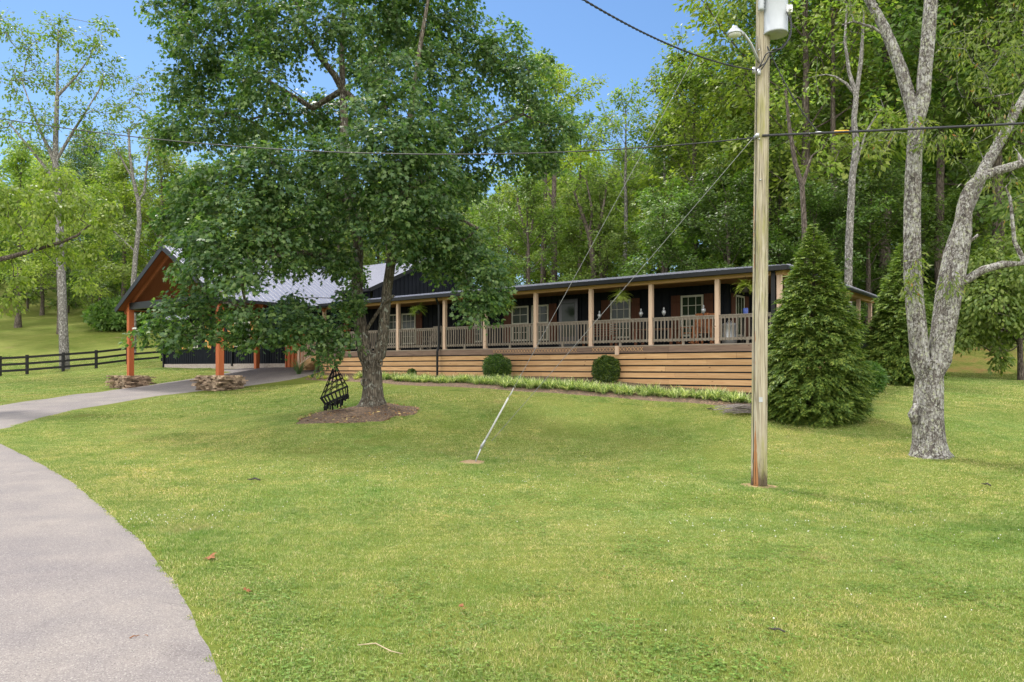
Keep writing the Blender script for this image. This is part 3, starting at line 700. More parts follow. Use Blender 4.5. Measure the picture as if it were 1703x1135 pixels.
# beds in front of the porch
def bedpoly():
    out=[]
    for px_,py_ in ((505,632),(560,635),(640,638),(740,644),(850,652),(1000,661),(1130,670),(1240,679)):
        out.append(G(px_,py_)[:2])
    return np.array(out)
BF=resample(bedpoly(),60); BB=np.array([hw(x,.03) for x in np.linspace(XL+.3,-.05,60)])
q=np.linspace(0,1,8)
BX=BF[:,None,0]*(1-q)+BB[:,None,0]*q; BY=BF[:,None,1]*(1-q)+BB[:,None,1]*q; BZ=ground(BX,BY)+.045; BZ[:,0]-=.06
grid_mesh('mulch_bed',BX,BY,BZ,MT['mulch'])
BED=np.concatenate([BF,BB[::-1]])
# ------------------------------------------------------------------ foliage
def unit(a): return a/(np.linalg.norm(a,axis=-1,keepdims=True)+1e-9)
KITE=(np.array([(0,0,0),(.27,.42,-.06),(0,1,-.10),(-.27,.42,-.06)]),[(0,1,2,3)])
OVAL=(np.array([(0,0,0),(.22,.22,-.05),(.26,.55,-.09),(0,1,-.16),(-.26,.55,-.09),(-.22,.22,-.05)]),[(0,1,2,3),(0,3,4,5)])
LOBE=(np.array([(0,0,0),(.40,.02,-.07),(.30,.27,-.03),(.56,.58,-.12),(.22,.60,-.04),(0,1.05,-.16),
                (-.40,.02,-.07),(-.30,.27,-.03),(-.56,.58,-.12),(-.22,.60,-.04)]),[(0,1,2,3,4,5),(0,5,9,8,7,6)])
NEED=(np.array([(0,0,0),(.10,.35,0),(0,1,-.05),(-.10,.35,0)]),[(0,1,2,3)])
def leaf_mesh(name,pos,nrm,tip,size,tmpl):
    tv,tf=tmpl; n=len(pos); k=len(tv)
    tip=unit(tip); nrm=unit(nrm-tip*(nrm*tip).sum(-1,keepdims=True)); x=np.cross(tip,nrm)
    s=np.broadcast_to(np.asarray(size,float),(n,))[:,None,None]
    V=pos[:,None]+s*(tv[None,:,0:1]*x[:,None]+tv[None,:,1:2]*tip[:,None]+tv[None,:,2:3]*nrm[:,None])
    base=(np.arange(n)*k)[:,None]
    loops=np.concatenate([base+np.array(f)[None] for f in tf],1).ravel()
    lens=np.tile([len(f) for f in tf],n); starts=np.r_[0,np.cumsum(lens)[:-1]]
    return mesh_np(name,V.reshape(-1,3),loops,starts)
UP=np.array((0,0,1.))
def sprays(r,cen,out,nleaf,rad,size,up=.75,outw=.45,rnd=.4,droop=.35,flat=.35,jit=.25):
    """leaves laid in loose drooping discs round each twig end"""
    m=len(cen); n=m*nleaf
    sn=unit(UP*up+out*outw+r.normal(0,.22,(m,3)))
    a=unit(np.cross(sn,r.normal(0,1,(m,3)))); b=np.cross(sn,a)
    th=r.uniform(0,2*PI,(m,nleaf)); rr=rad*np.sqrt(r.uniform(.02,1,(m,nleaf)))*r.uniform(.7,1.25,(m,1))
    rad_dir=np.cos(th)[...,None]*a[:,None]+np.sin(th)[...,None]*b[:,None]
    pos=cen[:,None]+rr[...,None]*rad_dir+sn[:,None]*(r.normal(0,flat*rad*.5,(m,nleaf,1))-.5*(rr[...,None]**2)/rad)
    nrm=sn[:,None]+r.normal(0,rnd,(m,nleaf,3))
    tip=rad_dir*.8+out[:,None]*.5-UP*droop+r.normal(0,.3,(m,nleaf,3))
    sz=size*r.uniform(1-jit,1+jit,(m,nleaf))
    return pos.reshape(-1,3),nrm.reshape(-1,3),tip.reshape(-1,3),sz.ravel()
class Skel:
    def __init__(s): s.p=[]; s.par=[]; s.fix={}
    def add(s,p,par,r=None):
        s.p.append(np.array(p,float)); s.par.append(par)
        if r is not None: s.fix[len(s.p)-1]=r
        return len(s.p)-1
    def chain(s,pts,par=-1,radii=None):
        for i,p in enumerate(pts): par=s.add(p,par,None if radii is None else radii[i])
        return par
    def near(s,p,lo=0):
        A=np.array(s.p[lo:]); return lo+int(np.argmin(((A-p)**2).sum(1)))
    def connect(s,p,r,seg=.7,sag=.0,lo=0,par=None,upbias=.4):
        """join p to the nearest node by a slightly bent branch; prefers to leave from below"""
        p=np.array(p,float)
        if par is None:
            A=np.array(s.p[lo:]); d=A-p; dist=np.sqrt((d**2).sum(1))+upbias*np.maximum(0,d[:,2])*2
            par=lo+int(np.argmin(dist))
        a=s.p[par]; L=np.linalg.norm(p-a); k=int(L/seg)
        for i in range(1,k+1):
            t=i/(k+1); q=a+(p-a)*t+r.normal(0,.05*min(L,3),3)*math.sin(PI*t)+UP*(L*.08*math.sin(PI*t)-sag)
            par=s.add(q,par)
        return s.add(p,par)
    def mesh(s,name,tip=.008,ex=.5,k=6,flare=None,mx=9):
        n=len(s.p); w=np.zeros(n); ch=[[] for _ in range(n)]
        for i in range(n-1,-1,-1):
            if w[i]==0: w[i]=1
            if s.par[i]>=0: w[s.par[i]]+=w[i]; ch[s.par[i]].append(i)
        R=tip*w**ex
        for i,r in s.fix.items(): R[i]=r
        for i in range(n):
            if s.par[i]>=0: R[i]=min(R[i],R[s.par[i]]*.97)
        mb=MB()
        roots=[i for i in range(n) if s.par[i]<0]
        stack=[(r,None) for r in roots]
        while stack:
            i,st=stack.pop(); path=[]; rad=[]
            if st is not None: path.append(s.p[st]); rad.append(min(R[st],R[i]*1.15))
            while True:
                path.append(s.p[i]); rad.append(R[i])
                if not ch[i]: break
                c=sorted(ch[i],key=lambda q:-w[q])
                for o in c[1:]: stack.append((o,i))
                i=c[0]
            if len(path)>1:
                kk=k if max(rad)>.05 else (4 if max(rad)>.02 else 3)
                if max(rad)>.15: kk=mx
                mb.tube(path,rad,kk,cap=False)
        me=bpy.data.meshes.new(name); me.from_pydata(mb.v,[],mb.f); me.update()
        me.polygons.foreach_set('use_smooth',np.ones(len(me.polygons),bool)); return me

def grow(r,H,r0,cb,W,nprim,prof,elev=(12,62),nsec=5,wander=.25,leafstep=.42,lean=(0,0)):
    """a forest tree: skeleton and the points where its leaf sprays sit"""
    s=Skel(); n=14; hs=np.linspace(0,H*.96,n)
    off=np.cumsum(r.normal(0,wander/n*2,(n,2)),0)+np.outer(np.linspace(0,1,n)**1.5,lean)
    off-=off[0]
    pts=np.c_[off,hs]; rr=r0*(1-hs/H)**.8+.02; rr[0]*=1.35
    s.chain(pts,-1,rr)
    A=[];O=[]
    for i in range(nprim):
        fr=(i+r.uniform(0,1))/nprim; h=cb+(H-cb)*fr*.97
        L=W*prof(fr)*r.uniform(.7,1.15); az=i*2.4+r.uniform(-.5,.5)
        el=math.radians(elev[0]+(elev[1]-elev[0])*fr+r.uniform(-12,12))
        par=int(np.argmin(abs(hs-h))); p=s.p[par].copy(); p[2]=max(h,p[2]) if False else p[2]
        m=max(3,int(L/.8)); d=np.array((math.cos(az)*math.cos(el),math.sin(az)*math.cos(el),math.sin(el)))
        bpts=[]
        for j in range(m):
            d=unit(d+r.normal(0,.12,3)+UP*.05); p=p+d*L/m; par=s.add(p,par); bpts.append((p.copy(),d.copy(),par))
        for j,(q,dd,pr) in enumerate(bpts):
            t=(j+1)/m
            if t<.3 and fr<.8: continue
            for _ in range(nsec):
                l2=L*.38*r.uniform(.5,1.1)*(1.25-.6*t); side=unit(np.cross(dd,UP)+1e-3)*r.choice((-1,1))
                d2=unit(dd*.7+side*r.uniform(.4,1.1)+UP*r.uniform(-.35,.5)+r.normal(0,.2,3)); q2=q; p2=pr
                m2=max(2,int(l2/leafstep))
                for kk in range(m2):
                    d2=unit(d2+r.normal(0,.18,3)); q2=q2+d2*l2/m2; p2=s.add(q2,p2)
                    if (kk+1)/m2>.3 or m2<3: A.append(q2.copy()); O.append(unit(d2+.6*unit(q2*np.array((1,1,0)))))
            A.append(q.copy()); O.append(dd)
    return s,np.array(A),np.array(O)
def arch(seed,H,r0,cb,W,nprim,prof,nleaf,rad,size,tmpl=KITE,keep=1.0,**kw):
    r=np.random.default_rng(seed); s,A,O=grow(r,H,r0,cb,W,nprim,prof,**kw)
    if keep<1: k=r.random(len(A))<keep; A=A[k];O=O[k]
    pos,nr,tp,sz=sprays(r,A,O,nleaf,rad,size)
    return s.mesh('trunk',.007,.5),leaf_mesh('crown',pos,nr,tp,sz,tmpl),len(pos)
p_oval=lambda f: .55+.75*math.sin(PI*min(1,f*.9+.12))*(1 if f<.85 else .7)
p_tall=lambda f: (.5+.9*f) if f<.55 else 1.0*(1.25-f)/.7+.0
p_cone=lambda f: 1.15-.85*f
ARCH={}
ARCH['broad']=arch(11,16,.24,4.5,4.2,22,p_oval,11,.42,.25)
ARCH['tall']=arch(12,20,.22,8,3.4,22,p_oval,11,.42,.25)
ARCH['dense']=arch(13,14,.22,2.2,4.0,26,p_oval,12,.42,.24)
ARCH['loose']=arch(14,19,.2,6,3.8,18,p_tall,8,.40,.25,keep=.8,nsec=4)
ARCH['low']=arch(15,8,.12,.6,2.8,22,p_oval,12,.36,.21,nsec=4)
ARCH['round']=arch(16,17,.26,5,5.0,24,p_oval,11,.45,.26)
for k,(a,b,n) in ARCH.items(): print('arch',k,n,len(a.polygons))
for k in ARCH:
    ARCH[k][0].materials.append(MT['bark_forest']); ARCH[k][1].materials.append(MT['leaf_mid'])
HGT={'broad':16,'tall':20,'dense':14,'loose':19,'low':8,'round':17}
def tree(name,label,cat,loc,kind,scale,rz,leaf,bark='bark_forest',group=None,wide=1.0):
    t=thing(name,label,cat,loc,rz,group); t.scale=(scale*wide,scale*wide,scale)
    for nm,me,mt in (('trunk',ARCH[kind][0],bark),('crown',ARCH[kind][1],leaf)):
        o=bpy.data.objects.new(nm,me); COL.objects.link(o); o.parent=t
        o.material_slots[0].link='OBJECT'; o.material_slots[0].material=MT[mt]
    return t
def forest(px,Y,top,kind,leaf,name,label,bark='bark_forest',group='woodland trees behind the house',wide=1.0):
    x=(px-CX)/F*Y; z0=gz(x,Y)-.1; zt=EYE+(HY-top)/F*Y
    sc=(zt-z0)/HGT[kind]
    tree(name,label,'tree',(x,Y,z0),kind,sc,random.uniform(0,6.28),leaf,bark,group,wide/ (sc**.25))
# ---- hero maple -------------------------------------------------------------
r=np.random.default_rng(21)
MY=MAPLE[1]; root=thing('maple_tree','big dark green maple on the mulch ring, its trunk forked low','tree',tuple(MAPLE))
ML=lambda px,py,dy=0: P(px,py,MY+dy)-MAPLE
s=Skel()
b0=s.chain([ML(620,680),ML(620,672),ML(620,662),ML(620,645),ML(619,622),ML(617,604)],-1,[.60,.44,.345,.305,.31,.345])
l1=s.chain([ML(607,588),ML(602,560),ML(597,520),ML(594,480),ML(595,440),ML(596,405),ML(590,370),ML(584,340),ML(578,300,.3),ML(574,250,.5),ML(572,200,.6),ML(570,150,.8),ML(568,90,1.0),ML(572,20,1.1),ML(578,-60,1.2)],b0,
    [.235,.205,.185,.17,.16,.17,.165,.16,.155,.145,.13,.115,.09,.07,.05])
l2=s.chain([ML(631,590),ML(637,560),ML(640,520,-.1),ML(644,480,-.2),ML(650,440,-.3),ML(656,405,-.4),ML(662,370,-.5),ML(668,320,-.6),ML(674,260,-.7),ML(682,200,-.7),ML(690,140,-.6),ML(700,70,-.5),ML(712,0,-.3)],b0,
    [.20,.175,.16,.15,.145,.145,.13,.12,.11,.10,.085,.07,.05])
n1=s.near(ML(574,250,.5)); n2=s.near(ML(570,150,.8)); n3=s.near(ML(584,340))
s.chain([ML(556,125,.6),ML(536,100,.4),ML(518,68,.2),ML(505,40,0),ML(490,0,-.3)],n2,[.10,.095,.085,.075,.06])
s.chain([ML(545,325,-.6),ML(515,305,-1.2),ML(480,290,-1.8),ML(440,262,-2.3)],n3,[.10,.09,.075,.06])
s.chain([ML(550,430,-1.0),ML(510,420,-1.9),ML(460,425,-2.7),ML(410,440,-3.3)],s.near(ML(595,440)),[.10,.085,.07,.05])
s.chain([ML(625,195,1.2),ML(660,160,1.8),ML(700,120,2.3),ML(740,85,2.6)],n2,[.09,.08,.07,.05])
s.chain([ML(520,180,1.3),ML(470,150,1.8),ML(420,120,2.0),ML(370,100,2.2)],n2,[.09,.08,.065,.05])
s.chain([ML(720,290,.8),ML(770,250,1.4),ML(820,215,1.6),ML(870,190,1.4)],s.near(ML(668,320,-.6)),[.085,.075,.065,.05])
s.chain([ML(710,370,-.9),ML(755,360,-1.3),ML(795,380,-1.5)],s.near(ML(662,370,-.5)),[.07,.06,.045])
s.chain([ML(636,508,-.25),ML(646,499,-.4),ML(655,492,-.5)],s.near(ML(602,545)),[.05,.047,.04])  # dead stub
trunk_hi=len(s.p)
BL=[ # px,py,rx,ry,dy : the masses of the crown
 (285,15,52,48,1.2),(330,70,60,55,.6),(395,20,65,60,.2),(300,140,48,42,1.0),(375,130,60,50,1.6),(460,40,60,60,-.4),(280,215,42,30,.4),(340,205,58,42,-.2),(430,120,55,55,-.8),(415,200,55,45,1.6),
 (545,30,60,60,-1.0),(620,20,60,60,.8),(610,110,50,50,2.0),(500,190,55,45,2.2),(690,30,60,60,1.4),(760,50,55,50,1.2),(830,80,55,45,.8),(800,130,55,50,2.0),(880,120,45,40,.6),(725,110,55,55,.2),
 (880,190,55,45,1.6),(925,215,38,45,.6),(850,245,55,38,.0),(780,205,60,50,-.5),(905,265,35,28,1.2),(730,190,50,50,2.2),
 (650,130,55,45,-2.2),(655,190,75,50,-2.8),(640,250,80,48,-3.2),(700,250,60,50,-2.4),(600,300,75,48,-2.6),(680,320,70,45,-2.6),(640,370,70,42,-2.2),(720,380,60,42,-1.8),
 (740,320,55,45,-.6),(780,290,50,35,.6),(560,250,60,45,-1.0),(500,270,60,42,-2.2),(440,280,65,40,-3.0),(370,290,55,38,-2.6),(320,330,45,38,-2.0),(400,340,70,42,-3.2),(480,340,65,42,-2.8),
 (330,390,50,36,-2.4),(290,360,32,28,-1.2),(380,410,65,38,-3.4),(450,400,60,38,-3.0),(320,440,48,34,-2.6),(400,460,50,34,-3.6),(520,380,50,36,-1.0),(560,350,45,40,.8),(500,440,50,30,-1.8),(560,430,34,30,-1.4),
 (290,520,48,30,-2.2),(272,560,38,30,-2.6),(330,560,46,30,-2.8),(350,505,42,28,-2.4),(410,515,46,32,-3.0),(450,560,48,30,-2.6),(500,545,42,30,-2.0),(400,565,40,24,-2.2),(480,500,40,30,-1.2),
 (560,545,36,32,-1.6),(548,590,24,18,-1.8),(580,500,26,24,-.8),
 (770,400,50,38,-1.2),(800,450,45,34,-1.4),(790,505,34,28,-1.6),(830,490,24,22,-1.4),(740,440,38,28,-.8),(700,430,36,24,-1.0),(850,345,1,1,0),
 (600,460,22,24,1.2),(470,-60,90,60,0),(620,-80,110,60,.4),(740,-40,80,60,.6),(350,-40,70,55,.8),(560,180,60,50,3.0),(650,60,70,55,3.0),(720,290,60,50,2.6),(430,230,60,50,3.2)]
BL=[b for b in BL if b[2]>2]
sc=MY/F
cen=np.array([ML(b[0],b[1],b[4]) for b in BL])
order=np.argsort([min(np.linalg.norm(c-q) for q in s.p) for c in cen])
cnode=[0]*len(BL)
for i in order: cnode[i]=s.connect(cen[i],r,seg=.6)
A=[];O=[]
for i,b in enumerate(BL):
    rx,ry=b[2]*sc,b[3]*sc; rz=(rx+ry)/2*1.05
    n=int(20+rx*ry*64); d=unit(r.normal(0,1,(n,3))); rad=r.uniform(.12,1,n)**.42*r.uniform(.86,1.18,n)
    q=cen[i]+d*rad[:,None]*np.array((rx,rz,ry))
    q[:,2]-=.10*((q[:,0]-cen[i][0])**2+(q[:,1]-cen[i][1])**2)
    q+=r.normal(0,.10,q.shape); A.append(q);O.append(unit(d+.5*unit(cen[i]*np.array((1,1,0)))))
A=np.concatenate(A);O=np.concatenate(O)
# keep windows of sky and of the house that the photo shows free of leaves
def proj(q): 
    w_=q+MAPLE; return CX+F*w_[:,0]/w_[:,1], HY-F*(w_[:,2]-EYE)/w_[:,1]
px_,py_=proj(A)
HOLES=[(632,478,36,62),(640,560,30,60),(520,480,22,14),(688,470,34,28),(690,530,60,45),(745,500,14,40),(560,135,22,14),(232,275,30,30),(640,600,60,30),(505,600,30,14),(330,610,80,10),(420,600,60,8),(468,470,36,16),(530,468,24,26),(557,610,20,16),(266,430,26,26),(370,500,15,22),(369,572,11,20),(425,488,48,13),(250,480,16,14),(318,528,24,10),(370,505,12,16),(425,500,40,10),(655,170,10,12),(300,255,24,16),(430,175,16,12),(735,150,14,12),(820,160,16,10),(480,110,14,16),(690,300,12,12),(850,300,20,8),(345,245,18,10)]
keep=~((py_>572)&(px_<525))
for (hx,hy,ha,hb) in HOLES: keep&=((px_-hx)/ha)**2+((py_-hy)/hb)**2>1
A=A[keep];O=O[keep]
sub=r.random(len(A))<.62
d=np.linalg.norm(A[:,None,:]-cen[None],axis=2).min(1)
idx=np.where(sub)[0]; idx=idx[np.argsort(d[idx])]
for i in idx: s.connect(A[i],r,seg=.5,lo=trunk_hi,upbias=.2)
print('maple sprays',len(A),'nodes',len(s.p))
me=s.mesh('trunk',.0042,.47,mx=14); link('trunk',me,MT['bark_maple'],root)
for (px,py,rr) in ((613,606,.085),(631,604,.10),(605,636,.09)):
    kn=MB(); c=ML(px,py,-.33); th=np.linspace(0,2*PI,14)[:-1]
    kn.tube([(c[0]+rr*math.cos(t)*.8,c[1]+.0,c[2]+rr*1.25*math.sin(t)) for t in th],.028,6,closed=True); kn.build('knot',MT['bark_maple'],root,True)
pos,nr,tp,sz=sprays(r,A,O,22,.31,.102,up=.8,outw=.5,rnd=.42,droop=.5,jit=.45)
print('maple leaves',len(pos)); link('crown',leaf_mesh('crown',pos,nr,tp,sz,LOBE),MT['maple_leaf'],root)

# ---- grey lichen covered tree ---------------------------------------------------
r=np.random.default_rng(31); RY0=RT[1]
root=thing('lichen_tree','grey tree crusted with pale lichen, trunk splitting into two stems, few drying leaves','tree',tuple(RT))
RL=lambda px,py,dy=0: P(px,py,RY0+dy)-RT
s=Skel()
b0=s.chain([RL(1547,764),RL(1546,752),RL(1545,735),RL(1544,715),RL(1543,690),RL(1544,665),RL(1545,640),RL(1545,622)],-1,[.47,.36,.31,.295,.29,.28,.28,.30])
s1=s.chain([RL(1530,600),RL(1527,560),RL(1522,510),RL(1518,460),RL(1517,410),RL(1517,350),RL(1519,290),RL(1521,250),RL(1524,205)],b0,[.187,.178,.172,.166,.166,.16,.157,.157,.167])
s.chain([RL(1513,165,.05),RL(1500,120,.1),RL(1487,85,.15),RL(1470,45,.2),RL(1450,8,.3),RL(1425,-40,.4),RL(1395,-120,.5)],s1,[.125,.12,.11,.10,.09,.08,.02])
s.chain([RL(1535,165,-.05),RL(1538,120,-.1),RL(1543,70,-.1),RL(1547,20,-.1),RL(1552,-50,-.1),RL(1556,-160,-.1)],s1,[.15,.145,.135,.13,.12,.03])
s2=s.chain([RL(1562,600,-.05),RL(1568,560,-.1),RL(1576,520,-.1),RL(1585,475,-.1),RL(1594,430,-.1),RL(1600,390,-.1),RL(1604,345,-.1)],b0,[.225,.215,.205,.195,.185,.175,.14])
s.chain([RL(1608,325,-.1),RL(1616,308,-.1),RL(1634,294,-.15),RL(1660,284,-.2),RL(1700,272,-.3),RL(1760,262,-.4),RL(1840,232,-.5)],s2,[.12,.105,.095,.09,.085,.08,.02])
k=s.near(RL(1594,430,-.1))
s.chain([RL(1612,463,-.15),RL(1635,449,-.2),RL(1668,440,-.25),RL(1705,438,-.3),RL(1760,430,-.4),RL(1830,436,-.5)],s.near(RL(1588,470,-.1)),[.085,.078,.075,.07,.06,.015])
s.chain([RL(1687,437-35,-.27),RL(1683,360,-.25),RL(1680,330,-.2),RL(1672,312,-.2)],s.near(RL(1690,438,-.28)),[.04,.034,.03,.02])
s.chain([RL(1616,400,-.1),RL(1627,391,-.1)],s.near(RL(1600,400,-.1)),[.04,.03])
s.chain([RL(1570,480,.4),RL(1582,420,.6),RL(1606,350,.9),RL(1640,275,1.2),RL(1680,205,1.5),RL(1720,130,1.8),RL(1765,30,2.1)],s.near(RL(1562,600,-.05)),[.15,.145,.14,.12,.10,.08,.02])
s.chain([RL(1470,58,.2),RL(1452,46,.2),RL(1420,36,.2),RL(1400,42,.2)],s.near(RL(1487,85,.15)),[.035,.03,.022,.015])
hi=len(s.p)
BL=[(1500,215,50,22,-.4),(1450,240,28,20,-.5),(1545,225,40,24,-.6),(1520,450,14,30,-.35),(1512,480,10,22,-.4),(1575,240,45,30,-.4),(1640,200,60,50,.6),(1680,120,50,60,.8),(1690,230,40,50,.2),(1620,120,50,50,1.4),
    (1600,60,60,50,1.2),(1680,40,60,40,.8),(1650,300,45,26,.0),(1400,-60,120,50,.2),(1560,-80,120,60,0),(1700,-60,90,60,.6),(1430,20,34,24,.3),(1582,470,14,26,-.4),(1690,330,26,50,.1)]
sc=RY0/F; A=[];O=[]
for b in BL:
    c=RL(b[0],b[1],b[4]); rx,ry=b[2]*sc,b[3]*sc; n=int(8+rx*ry*46); d=unit(r.normal(0,1,(n,3)))
    q=c+d*(r.uniform(.1,1,n)**.5)[:,None]*np.array((rx,(rx+ry)/2*.8,ry)); A.append(q);O.append(unit(d*np.array((1,1,.2))-UP*.5))
A=np.concatenate(A);O=np.concatenate(O)
for i in np.argsort(((A[:,None]-np.array([s.p[j] for j in range(0,hi)])[None])**2).sum(2).min(1)): s.connect(A[i],r,seg=.4,lo=8)
link('trunk',s.mesh('trunk',.0035,.42,k=8,mx=16),MT['bark_lichen'],root)
pos,nr,tp,sz=sprays(r,A,O,9,.19,.12,up=.5,outw=.3,rnd=.6,droop=.7)
dry=r.random(len(pos))<.10
NARR=(np.array([(0,0,0),(.14,.4,-.05),(0,1,-.14),(-.14,.4,-.05)]),[(0,1,2,3)])
link('crown',leaf_mesh('crown',pos[~dry],nr[~dry],tp[~dry],sz[~dry],NARR),MT['leaf_olive'],root)
link('dead_leaves',leaf_mesh('dead_leaves',pos[dry],nr[dry],tp[dry],sz[dry]*1.1,NARR),MT['leaf_dry'],root)
kn=MB(); c=RL(1549,607,-.30); th=np.linspace(0,2*PI,14)[:-1]
kn.tube([(c[0]+.055*math.cos(t),c[1],c[2]+.085*math.sin(t)) for t in th],.03,6,closed=True); kn.build('knot',MT['bark_lichen'],root,True); kn=MB(); kn.tube([RL(1521,705,-.1),RL(1518,690,-.12),RL(1524,672,-.1)],[.06,.10,.05],8)
kn.build('knot',MT['bark_lichen'],root,True)

# ---- evergreens -----------------------------------------------------------------------
def thuja(label,px,py,Y,H,prof,seed,n,sl=.30,group=None):
    r=np.random.default_rng(seed); base=P(px,py,Y); base[2]=gz(base[0],base[1])
    root=thing('arborvitae',label,'evergreen',tuple(base),0,group)
    hs=np.array([q[0] for q in prof]); rs=np.array([q[1] for q in prof])
    # pick heights in proportion to surface
    hh=np.linspace(0,1,400); pr=np.interp(hh,hs,rs); pr=pr/pr.sum(); h=r.choice(hh,n,p=pr)+r.uniform(-.002,.002,n)
    az=r.uniform(0,2*PI,n); R=np.interp(h,hs,rs)
    # the outline swells and dips in irregular boughs
    lump=1.04+.06*np.sin(az*3+h*17)+.07*np.sin(az*7-h*31+1)+.07*np.sin(h*62+az*2+1.5*np.sin(az*5))
    dep=r.uniform(0,1,n)**.55
    rad=R*lump*(.45+.55*dep)
    o=np.c_[np.cos(az),np.sin(az),np.zeros(n)]
    c=o*rad[:,None]; c[:,2]=h*H
    ln=sl*r.uniform(.65,1.25,n)*(.55+.45*np.clip(R/ R.max()*1.5,0,1))
    d0=unit(o*1.0+UP*(-.12+.55*h[:,None]**2)+r.normal(0,.22,(n,3)))
    nn=unit(UP*.9+o*.35+r.normal(0,.25,(n,3)))
    nn=unit(nn-d0*(nn*d0).sum(1,keepdims=True)); x=np.cross(d0,nn)
    k=13; t=np.linspace(0,1,k)[None]; P_=[];T_=[];N_=[];S_=[]
    side=np.where(np.arange(k)%2==0,1,-1)[None]
    pos=c[:,None]+d0[:,None]*(ln[:,None]*(t-.45))[...,None]-UP*(ln[:,None]*.22*t**2)[...,None]
    ang=np.where(np.arange(k)==k-1,0,.75)[None]*side
    tip=d0[:,None]*np.cos(ang)[...,None]+x[:,None]*np.sin(ang)[...,None]-UP*.28+r.normal(0,.12,(n,k,3))
    nr=nn[:,None]+r.normal(0,.22,(n,k,3))
    sz=ln[:,None]*(.52-.22*abs(t-.35))*r.uniform(.8,1.2,(n,k))
    W_=(np.array([(0,0,0),(.17,.4,-.02),(.05,1,-.10),(-.15,.5,-.02)]),[(0,1,2,3)])
    link('foliage',leaf_mesh('foliage',pos.reshape(-1,3),nr.reshape(-1,3),tip.reshape(-1,3),sz.ravel(),W_),MT['thuja'],root)
    mb=MB(); mb.tube([(0,0,-.1),(0,0,H*.5),(0,0,H*.97)],[.12,.07,.01],8)
    for i in range(60):
        hh_=r.uniform(.04,.9); a=r.uniform(0,6.28); L_=np.interp(hh_,hs,rs)*.75
        mb.tube([(0,0,hh_*H),(math.cos(a)*L_*.5,math.sin(a)*L_*.5,hh_*H+.05),(math.cos(a)*L_,math.sin(a)*L_,hh_*H+.0)],[.025,.016,.006],4,cap=False)
    mb.build('trunk',MT['bark_forest'],root,True); return root
thuja('tall conical arborvitae with layered sprays, beside the utility pole at the porch corner',1353,694,19.2,5.15,[(0,.9),(.04,1.12),(.1,1.24),(.23,1.16),(.48,1.0),(.62,.74),(.72,.56),(.85,.36),(.93,.20),(1,.03)],41,9500,.235)
thuja('second arborvitae, farther back behind the lichen covered trunk',1500,630,29.5,5.7,[(0,1.0),(.08,1.35),(.25,1.28),(.45,1.02),(.65,.70),(.82,.40),(.93,.2),(1,.03)],42,6500,.30)
def bush(name,label,cat,px,py,Y,rx,rz,n,size,mat,seed,tm=OVAL,nl=9,sp=.09,lift=.95,group=None,core=True):
    r=np.random.default_rng(seed); b=P(px,py,Y); b[2]=gz(b[0],b[1])
    root=thing(name,label,cat,tuple(b),0,group)
    d=unit(r.normal(0,1,(n,3))); lump=1+.05*np.sin(d[:,0]*9+seed)+.05*np.sin(d[:,2]*11+d[:,1]*7)
    q=d*(r.uniform(.3,1,n)**.28*lump)[:,None]*np.array((rx,rx,rz)); q[:,2]+=rz*lift
    k=q[:,2]>.02; q=q[k];d=d[k]
    pos,nr,tp,sz=sprays(r,q,d,nl,sp,size,up=.35,outw=.8,rnd=.5,droop=-.2)
    link('foliage',leaf_mesh('foliage',pos,nr,tp,sz,tm),MT[mat],root)
    mb=MB()
    for i in range(34):
        e=unit(r.normal(0,1,3)); e[2]=abs(e[2]); e=e*np.array((rx,rx,rz*1.6))*.75
        mb.tube([(0,0,-.05),tuple(e*.45+UP*.08),tuple(e+UP*.1)],[.018,.012,.005],4,cap=False)
    mb.build('stem',MT['bark_forest'],root,True); return root
bush('boxwood_shrub','round clipped boxwood in front of the porch skirting, the one nearer the downspout','shrub',826,627,28.9,.56,.49,1700,.055,'boxwood',51)
bush('boxwood_shrub','round clipped boxwood with bright green new growth, nearer the utility pole','shrub',1008,637,26.2,.50,.50,1700,.055,'boxwood',52)
bush('boxwood_shrub','tiny round seedling shrub low in the bed near the maple trunk','shrub',685,628,32.0,.17,.2,240,.05,'boxwood',53)
bush('feathery_shrub','loose feathery green shrub between the two arborvitae','shrub',1440,632,25.5,.60,.50,1100,.17,'leaf_dark',54,NEED,9,.16)
bush('wild_shrub','low grey-green wild shrub at the pasture edge beside the carport post','shrub',205,545,78,3.4,1.6,900,.42,'leaf_mid',55,OVAL,9,.5)

def tuft_mesh(seed,nb,L,w,spread,seg=4,droop=.9):
    r=np.random.default_rng(seed); mb_v=[];f=[]
    for i in range(nb):
        a=r.uniform(0,2*PI); l=L*r.uniform(.6,1.2); lean=r.uniform(.15,1)*spread; ww=w*r.uniform(.7,1.2)
        p=np.array((r.normal(0,.04),r.normal(0,.04),0.)); d=unit(np.array((math.cos(a)*lean,math.sin(a)*lean,1.))); sd=np.array((-math.sin(a),math.cos(a),0))
        n=len(mb_v)
        for k in range(seg+1):
            t=k/seg; wk=ww*(1-t**2)*.5+.0008
            mb_v+= [tuple(p-sd*wk),tuple(p+sd*wk)]
            p=p+d*l/seg; d=unit(d-UP*droop*lean*.38*(.4+t)+np.array((math.cos(a),math.sin(a),0))*.06)
        for k in range(seg): f.append((n+2*k,n+2*k+1,n+2*k+3,n+2*k+2))
    return np.array(mb_v),f
def tuft_obj(name,V,f,mat,parent=None):
    me=bpy.data.meshes.new(name); me.from_pydata([tuple(v) for v in V],[],f); me.update(); return link(name,me,mat,parent)
TF=[tuft_mesh(60+i,64,.44,.019,1.35) for i in range(4)]
TF=[(v*np.array((1,1,.8)),f) for v,f in TF]
line=resample([G(*q)[:2] for q in ((598,629),(640,632),(740,638),(850,645),(1000,654),(1130,662),(1242,672))],240)
V=[];Fc=[];nv=0
